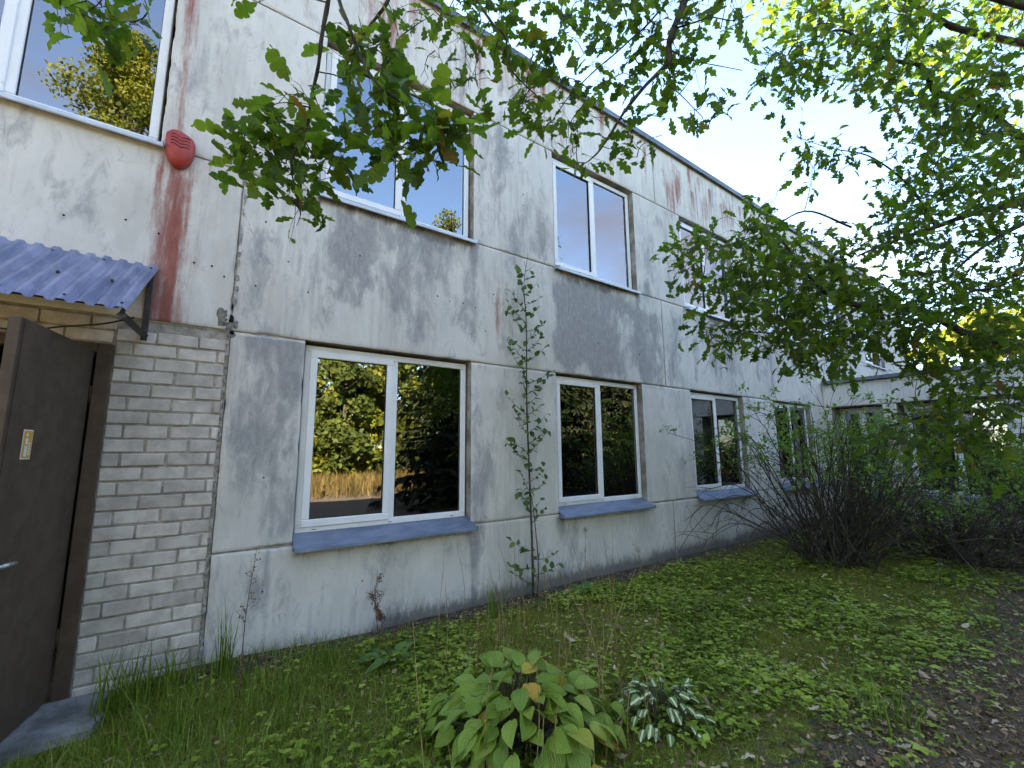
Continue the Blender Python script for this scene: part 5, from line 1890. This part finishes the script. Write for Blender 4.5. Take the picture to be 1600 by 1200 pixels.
# litter
P_ = spots(15000, -0.2, 11.0, -4.15, -0.04, lambda x_, y_: near_w(x_, y_, 4.5) * np.clip(0.30 + pathm(x_, y_) + 0.6 * np.exp(-((y_ + 0.1) / 0.15) ** 2), 0, 1))
n = len(P_)
Vb, Fb = small_leaf(0.36, 0.5)
V_, F_ = scatter(Vb, Fb, P_ + np.array([0, 0, 0.006]) + np.c_[np.zeros((n, 2)), r.uniform(0, 0.012, n)], frames(np.c_[r.normal(size=(n, 2)), r.normal(size=n) * 0.25], np.array([[0, 0, 1.0]]) + r.normal(size=(n, 3)) * 0.35), np.c_[r.uniform(0.012, 0.05, n), r.uniform(0.010, 0.045, n), r.uniform(0.02, 0.05, n)])
tag(mesh_obj("leaf_litter", new_mesh("leaf_litter", V_, F_, M['litter'], attrs={"tint": tint(r.beta(1.6, 1.8, n), len(Vb))})), "brown crumbled leaf litter strewn over the dirt path", "litter", kind="stuff")
# whole fallen oak leaves
fl_me = [new_mesh("fallen_leaf", *oak_leaf(11, 0.5, 0.5, 3.6, 21), M['fallen']), new_mesh("fallen_leaf", *oak_leaf(11, -0.4, 0.3, 4, 22), M['fallen'])]
P_ = spots(200, 1.5, 8.5, -3.75, -0.8, lambda x_, y_: near_w(x_, y_, 4.0) * np.clip(0.16 + pathm(x_, y_), 0, 1))
for i, p in enumerate(P_):
    o = put_leaf(None, fl_me[i % 2], p + np.array([0, 0, 0.018 if p[1] < -2.9 else 0.05]), np.array([r.normal(), r.normal(), r.normal() * 0.12]), np.array([0, 0, 1.0]) + r.normal(size=3) * 0.25, r.uniform(0.05, 0.10), "fallen_leaf")
    if p[1] < PATH_Y(p[0]) + 0.1:
        tag(o, "dry brown fallen oak leaf lying on the dirt path", "leaf", "fallen oak leaves on the dirt path")
    else:
        tag(o, "dry brown fallen oak leaf lying among the green herbs", "leaf", "fallen oak leaves among the herbs")

# ------------------------------------------------------------------ the far side: field and trees that the panes mirror
r = np.random.default_rng(77)
n = 30000
P_ = np.c_[r.uniform(-20, 60, n), r.uniform(-25, -13.0, n), np.zeros(n) - 0.02]
V_, F_, k = blades(P_, r.uniform(0.35, 0.9, n), np.full(n, 0.045), r.uniform(0.1, 0.6, n), r.uniform(0, 6.28, n))
tag(mesh_obj("field_grass", new_mesh("field_grass", V_, F_, M['field'], attrs={"tint": tint(r.random(n), k)})), "tall straw coloured field grass mirrored low in the panes", "grass", kind="stuff")


def broad_tree(loc, h, rad, n, m, label, seed, slim=1.0, low=0.15, leaf=0.26, group="trees across the field"):
    rr = np.random.default_rng(seed)
    t_ = thing("broadleaf_tree", (loc[0], loc[1], 0), label, "tree", group)
    mb = MB()
    mb.tube(spline([(loc[0], loc[1], -0.1), (loc[0] + 0.1, loc[1], h * 0.5), (loc[0] + rr.normal() * 0.2, loc[1], h * 0.92)], 12), np.linspace(0.02 * h + 0.05, 0.03, 12), 7)
    mb.build("trunk", M['bark'], t_, True)
    nc = 46
    cen, cr = [], []
    tb = Tubes()
    for k in range(nc):
        f = rr.uniform(low, 1.0)
        w = rad * (math.sin(math.pi * min(1, (f - low) / (1 - low) * 0.9 + 0.1)) ** 0.6) * slim
        az = rr.uniform(0, 6.28)
        q = w * math.sqrt(rr.random())
        c = np.array([loc[0] + math.cos(az) * q, loc[1] + math.sin(az) * q, h * (0.06 + 0.90 * f)])
        cen.append(c)
        cr.append(rad * rr.uniform(0.16, 0.36))
        b = np.array([loc[0], loc[1], max(0.3, c[2] - 0.25 * h * rr.uniform(0.2, 1))])
        tb.add(spline([b, (b + c) / 2 + np.array([0, 0, 0.1]), c], 6), np.linspace(0.05, 0.012, 6), 4)
    tb.obj("limbs", M['bark'], t_)["kind"] = "stuff"
    cen, cr = np.array(cen), np.array(cr)
    ids = rr.integers(0, nc, n)
    u_ = rr.normal(size=(n, 3))
    u_ /= np.linalg.norm(u_, axis=1)[:, None]
    p = cen[ids] + u_ * (cr[ids] * rr.uniform(0.35, 1.1, n))[:, None] * np.array([1, 1, 0.75])
    Vb, Fb = small_leaf(0.34, 0.3)
    V_, F_ = scatter(Vb, Fb, p, frames(rr.normal(size=(n, 3)) + u_ * 0.6, u_ + rr.normal(size=(n, 3)) * 0.7), leaf * rr.uniform(0.6, 1.2, n))
    me_ = new_mesh("crown", V_, F_, m, attrs={"tint": tint(np.clip(rr.normal(size=n) * 0.2 + 0.5 + (rr.random(nc)[ids] - 0.5) * 0.5, 0, 1), len(Vb))})
    mesh_obj("crown", me_, t_)["kind"] = "stuff"


def spruce(loc, h, rad, label, seed, m, group="dark spruces behind the lawn", n=9000):
    rr = np.random.default_rng(seed)
    t_ = thing("spruce_tree", (loc[0], loc[1], 0), label, "tree", group)
    mb = MB()
    mb.tube([(loc[0], loc[1], -0.1), (loc[0], loc[1], h * 0.5), (loc[0], loc[1], h)], [0.02 * h, 0.012 * h, 0.01], 8)
    mb.build("trunk", M['bark'], t_, True)
    tb = Tubes()
    P, D = [], []
    nb = 150
    for k in range(nb):
        f = (k + 0.5) / nb
        z = h * (0.05 + 0.93 * f)
        ln = rad * (1 - f) ** 0.8 * rr.uniform(0.7, 1.15) + 0.12
        az = k * 2.4 + rr.normal() * 0.3
        d = np.array([math.cos(az), math.sin(az), 0])
        b = np.array([loc[0], loc[1], z])
        pts = spline([b, b + d * ln * 0.5 - np.array([0, 0, 0.10 * ln]), b + d * ln - np.array([0, 0, 0.16 * ln])], 8)
        tb.add(pts, np.linspace(0.03, 0.006, 8), 4)
        m_ = max(6, int(n / nb * (ln / rad) * 1.7))
        s = rr.uniform(0.12, 1.0, m_)
        idx = (s * 7).astype(int)
        side = rr.choice([-1, 1], m_)
        q = np.array([-d[1], d[0], 0])
        P.append(pts[idx] + (side * rr.uniform(0, 0.16, m_))[:, None] * q * (1.2 - s)[:, None] * ln)
        D.append(d[None] * 0.7 + side[:, None] * q * 0.8 + np.c_[rr.normal(size=(m_, 2)) * 0.25, -rr.uniform(0.1, 0.8, m_)])
    tb.obj("boughs", M['bark'], t_)["kind"] = "stuff"
    P, D = np.concatenate(P), np.concatenate(D)
    Vb, Fb = small_leaf(0.16, 0.3)
    V_, F_ = scatter(Vb, Fb, P, frames(D, np.array([[0, 0, 1.0]]) + rr.normal(size=P.shape) * 0.4), rr.uniform(0.22, 0.48, len(P)) * min(1.0, 0.5 + h / 16))
    mesh_obj("needles", new_mesh("needles", V_, F_, m, attrs={"tint": tint(rr.random(len(P)), len(Vb))}), t_)["kind"] = "stuff"


broad_tree((-2.3, -12.5), 15.2, 2.3, 30000, M['crown_gold'], "slim golden green tree mirrored in the pane above the entrance", 201, 0.9, 0.25, 0.115)
broad_tree((-6.0, -14.5), 13.6, 1.6, 14000, M['crown_gold'], "lower golden tree standing beside the slim one", 202, 0.9, 0.2, 0.13)
broad_tree((9.6, -14.0), 13.8, 1.5, 6000, M['crown_gold'], "tall birch like tree whose top shows over the field edge", 203, 0.8, 0.3, 0.13)
broad_tree((11.2, -15.0), 12.0, 1.4, 5000, M['crown_gold'], "second tall pale tree beside the birch like one", 204, 0.8, 0.3, 0.13)
far = [(4.0, -29, 8.5, 3.4, 1), (9.5, -29, 8.5, 3.4, 0), (14, -30, 9.5, 3.6, 1), (0, -31, 9.5, 3.6, 0), (5.2, -25, 7.4, 2.6, 0), (7.6, -23.5, 8.2, 2.4, 1), (2.2, -27, 8.8, 3.0, 0), (-1.5, -26, 9.5, 3.0, 1), (-6, -27, 10, 3.2, 0), (-11, -26, 9, 3.2, 1), (11.5, -26, 9.4, 3.0, 0), (16, -25, 10, 3.2, 1), (21, -27, 10.5, 3.4, 0), (27, -26, 9.6, 3.2, 1), (34, -27, 11, 3.6, 0), (42, -26, 10, 3.6, 1), (52, -27, 11, 4.0, 0)]
for k, (x_, y_, h_, rd, kind) in enumerate(far):
    broad_tree((x_, y_), h_, rd, 7000 if k < 8 else 4200, M['crown_gold'] if kind == 0 else M['crown_green'],
               "bushy golden green tree at the far edge of the field" if kind == 0 else "bushy deep green tree at the far edge of the field", 210 + k, 1.0, 0.0, 0.32 if k < 8 else 0.44)
for k, x_ in enumerate(np.arange(-8, 34, 3.3)):
    broad_tree((x_ + r.normal() * 0.5, -24.5 + r.normal() * 0.8), r.uniform(2.8, 4.2), 2.0, 2600, M['crown_gold'] if k % 3 else M['crown_green'], "low rounded bush in the hedge row along the field edge", 260 + k, 1.1, 0.0, 0.26, "hedge bushes along the field edge")
for k, (x_, y_, h_) in enumerate(((22, -15, 9.0), (29, -16, 9.5), (37, -17, 10.0), (46, -18, 10.0), (-14, -8, 9.0), (-17, -14, 10.0), (-19, -3, 9.0), (60, -16, 11.0))):
    broad_tree((x_, y_), h_, 3.4, 5200, M['crown_green'] if k % 2 else M['crown_gold'], ("rounded tree growing past the spruces on the lawn" if x_ > 0 else "rounded tree standing on the open side beyond the entrance"), 290 + k, 1.0, 0.0, 0.36, "trees past the spruces" if x_ > 0 else "trees beyond the entrance")
spruce((7.3, -8.6), 7.6, 2.6, "dark spruce standing on the lawn behind the oak trunk", 231, M['needle'])
spruce((12.6, -9.6), 8.0, 2.6, "dark spruce in the middle of the row", 232, M['needle'])
spruce((17.5, -10.5), 8.6, 2.8, "dark spruce at the far end of the row past the wing", 233, M['needle'], n=6000)
spruce((24.0, -11.0), 9.0, 2.8, "dark spruce standing beyond the side wing's end wall", 234, M['needle'], n=5000)
broad_tree((27.0, -1.0), 7.5, 2.6, 4000, M['crown_gold'], "sunlit golden tree rising behind the side wing roof", 240, 1.0, 0.2, 0.35, "trees behind the wing")
broad_tree((24.0, -4.5), 6.5, 2.4, 4000, M['crown_green'], "green tree rising behind the side wing roof", 241, 1.0, 0.2, 0.35, "trees behind the wing")
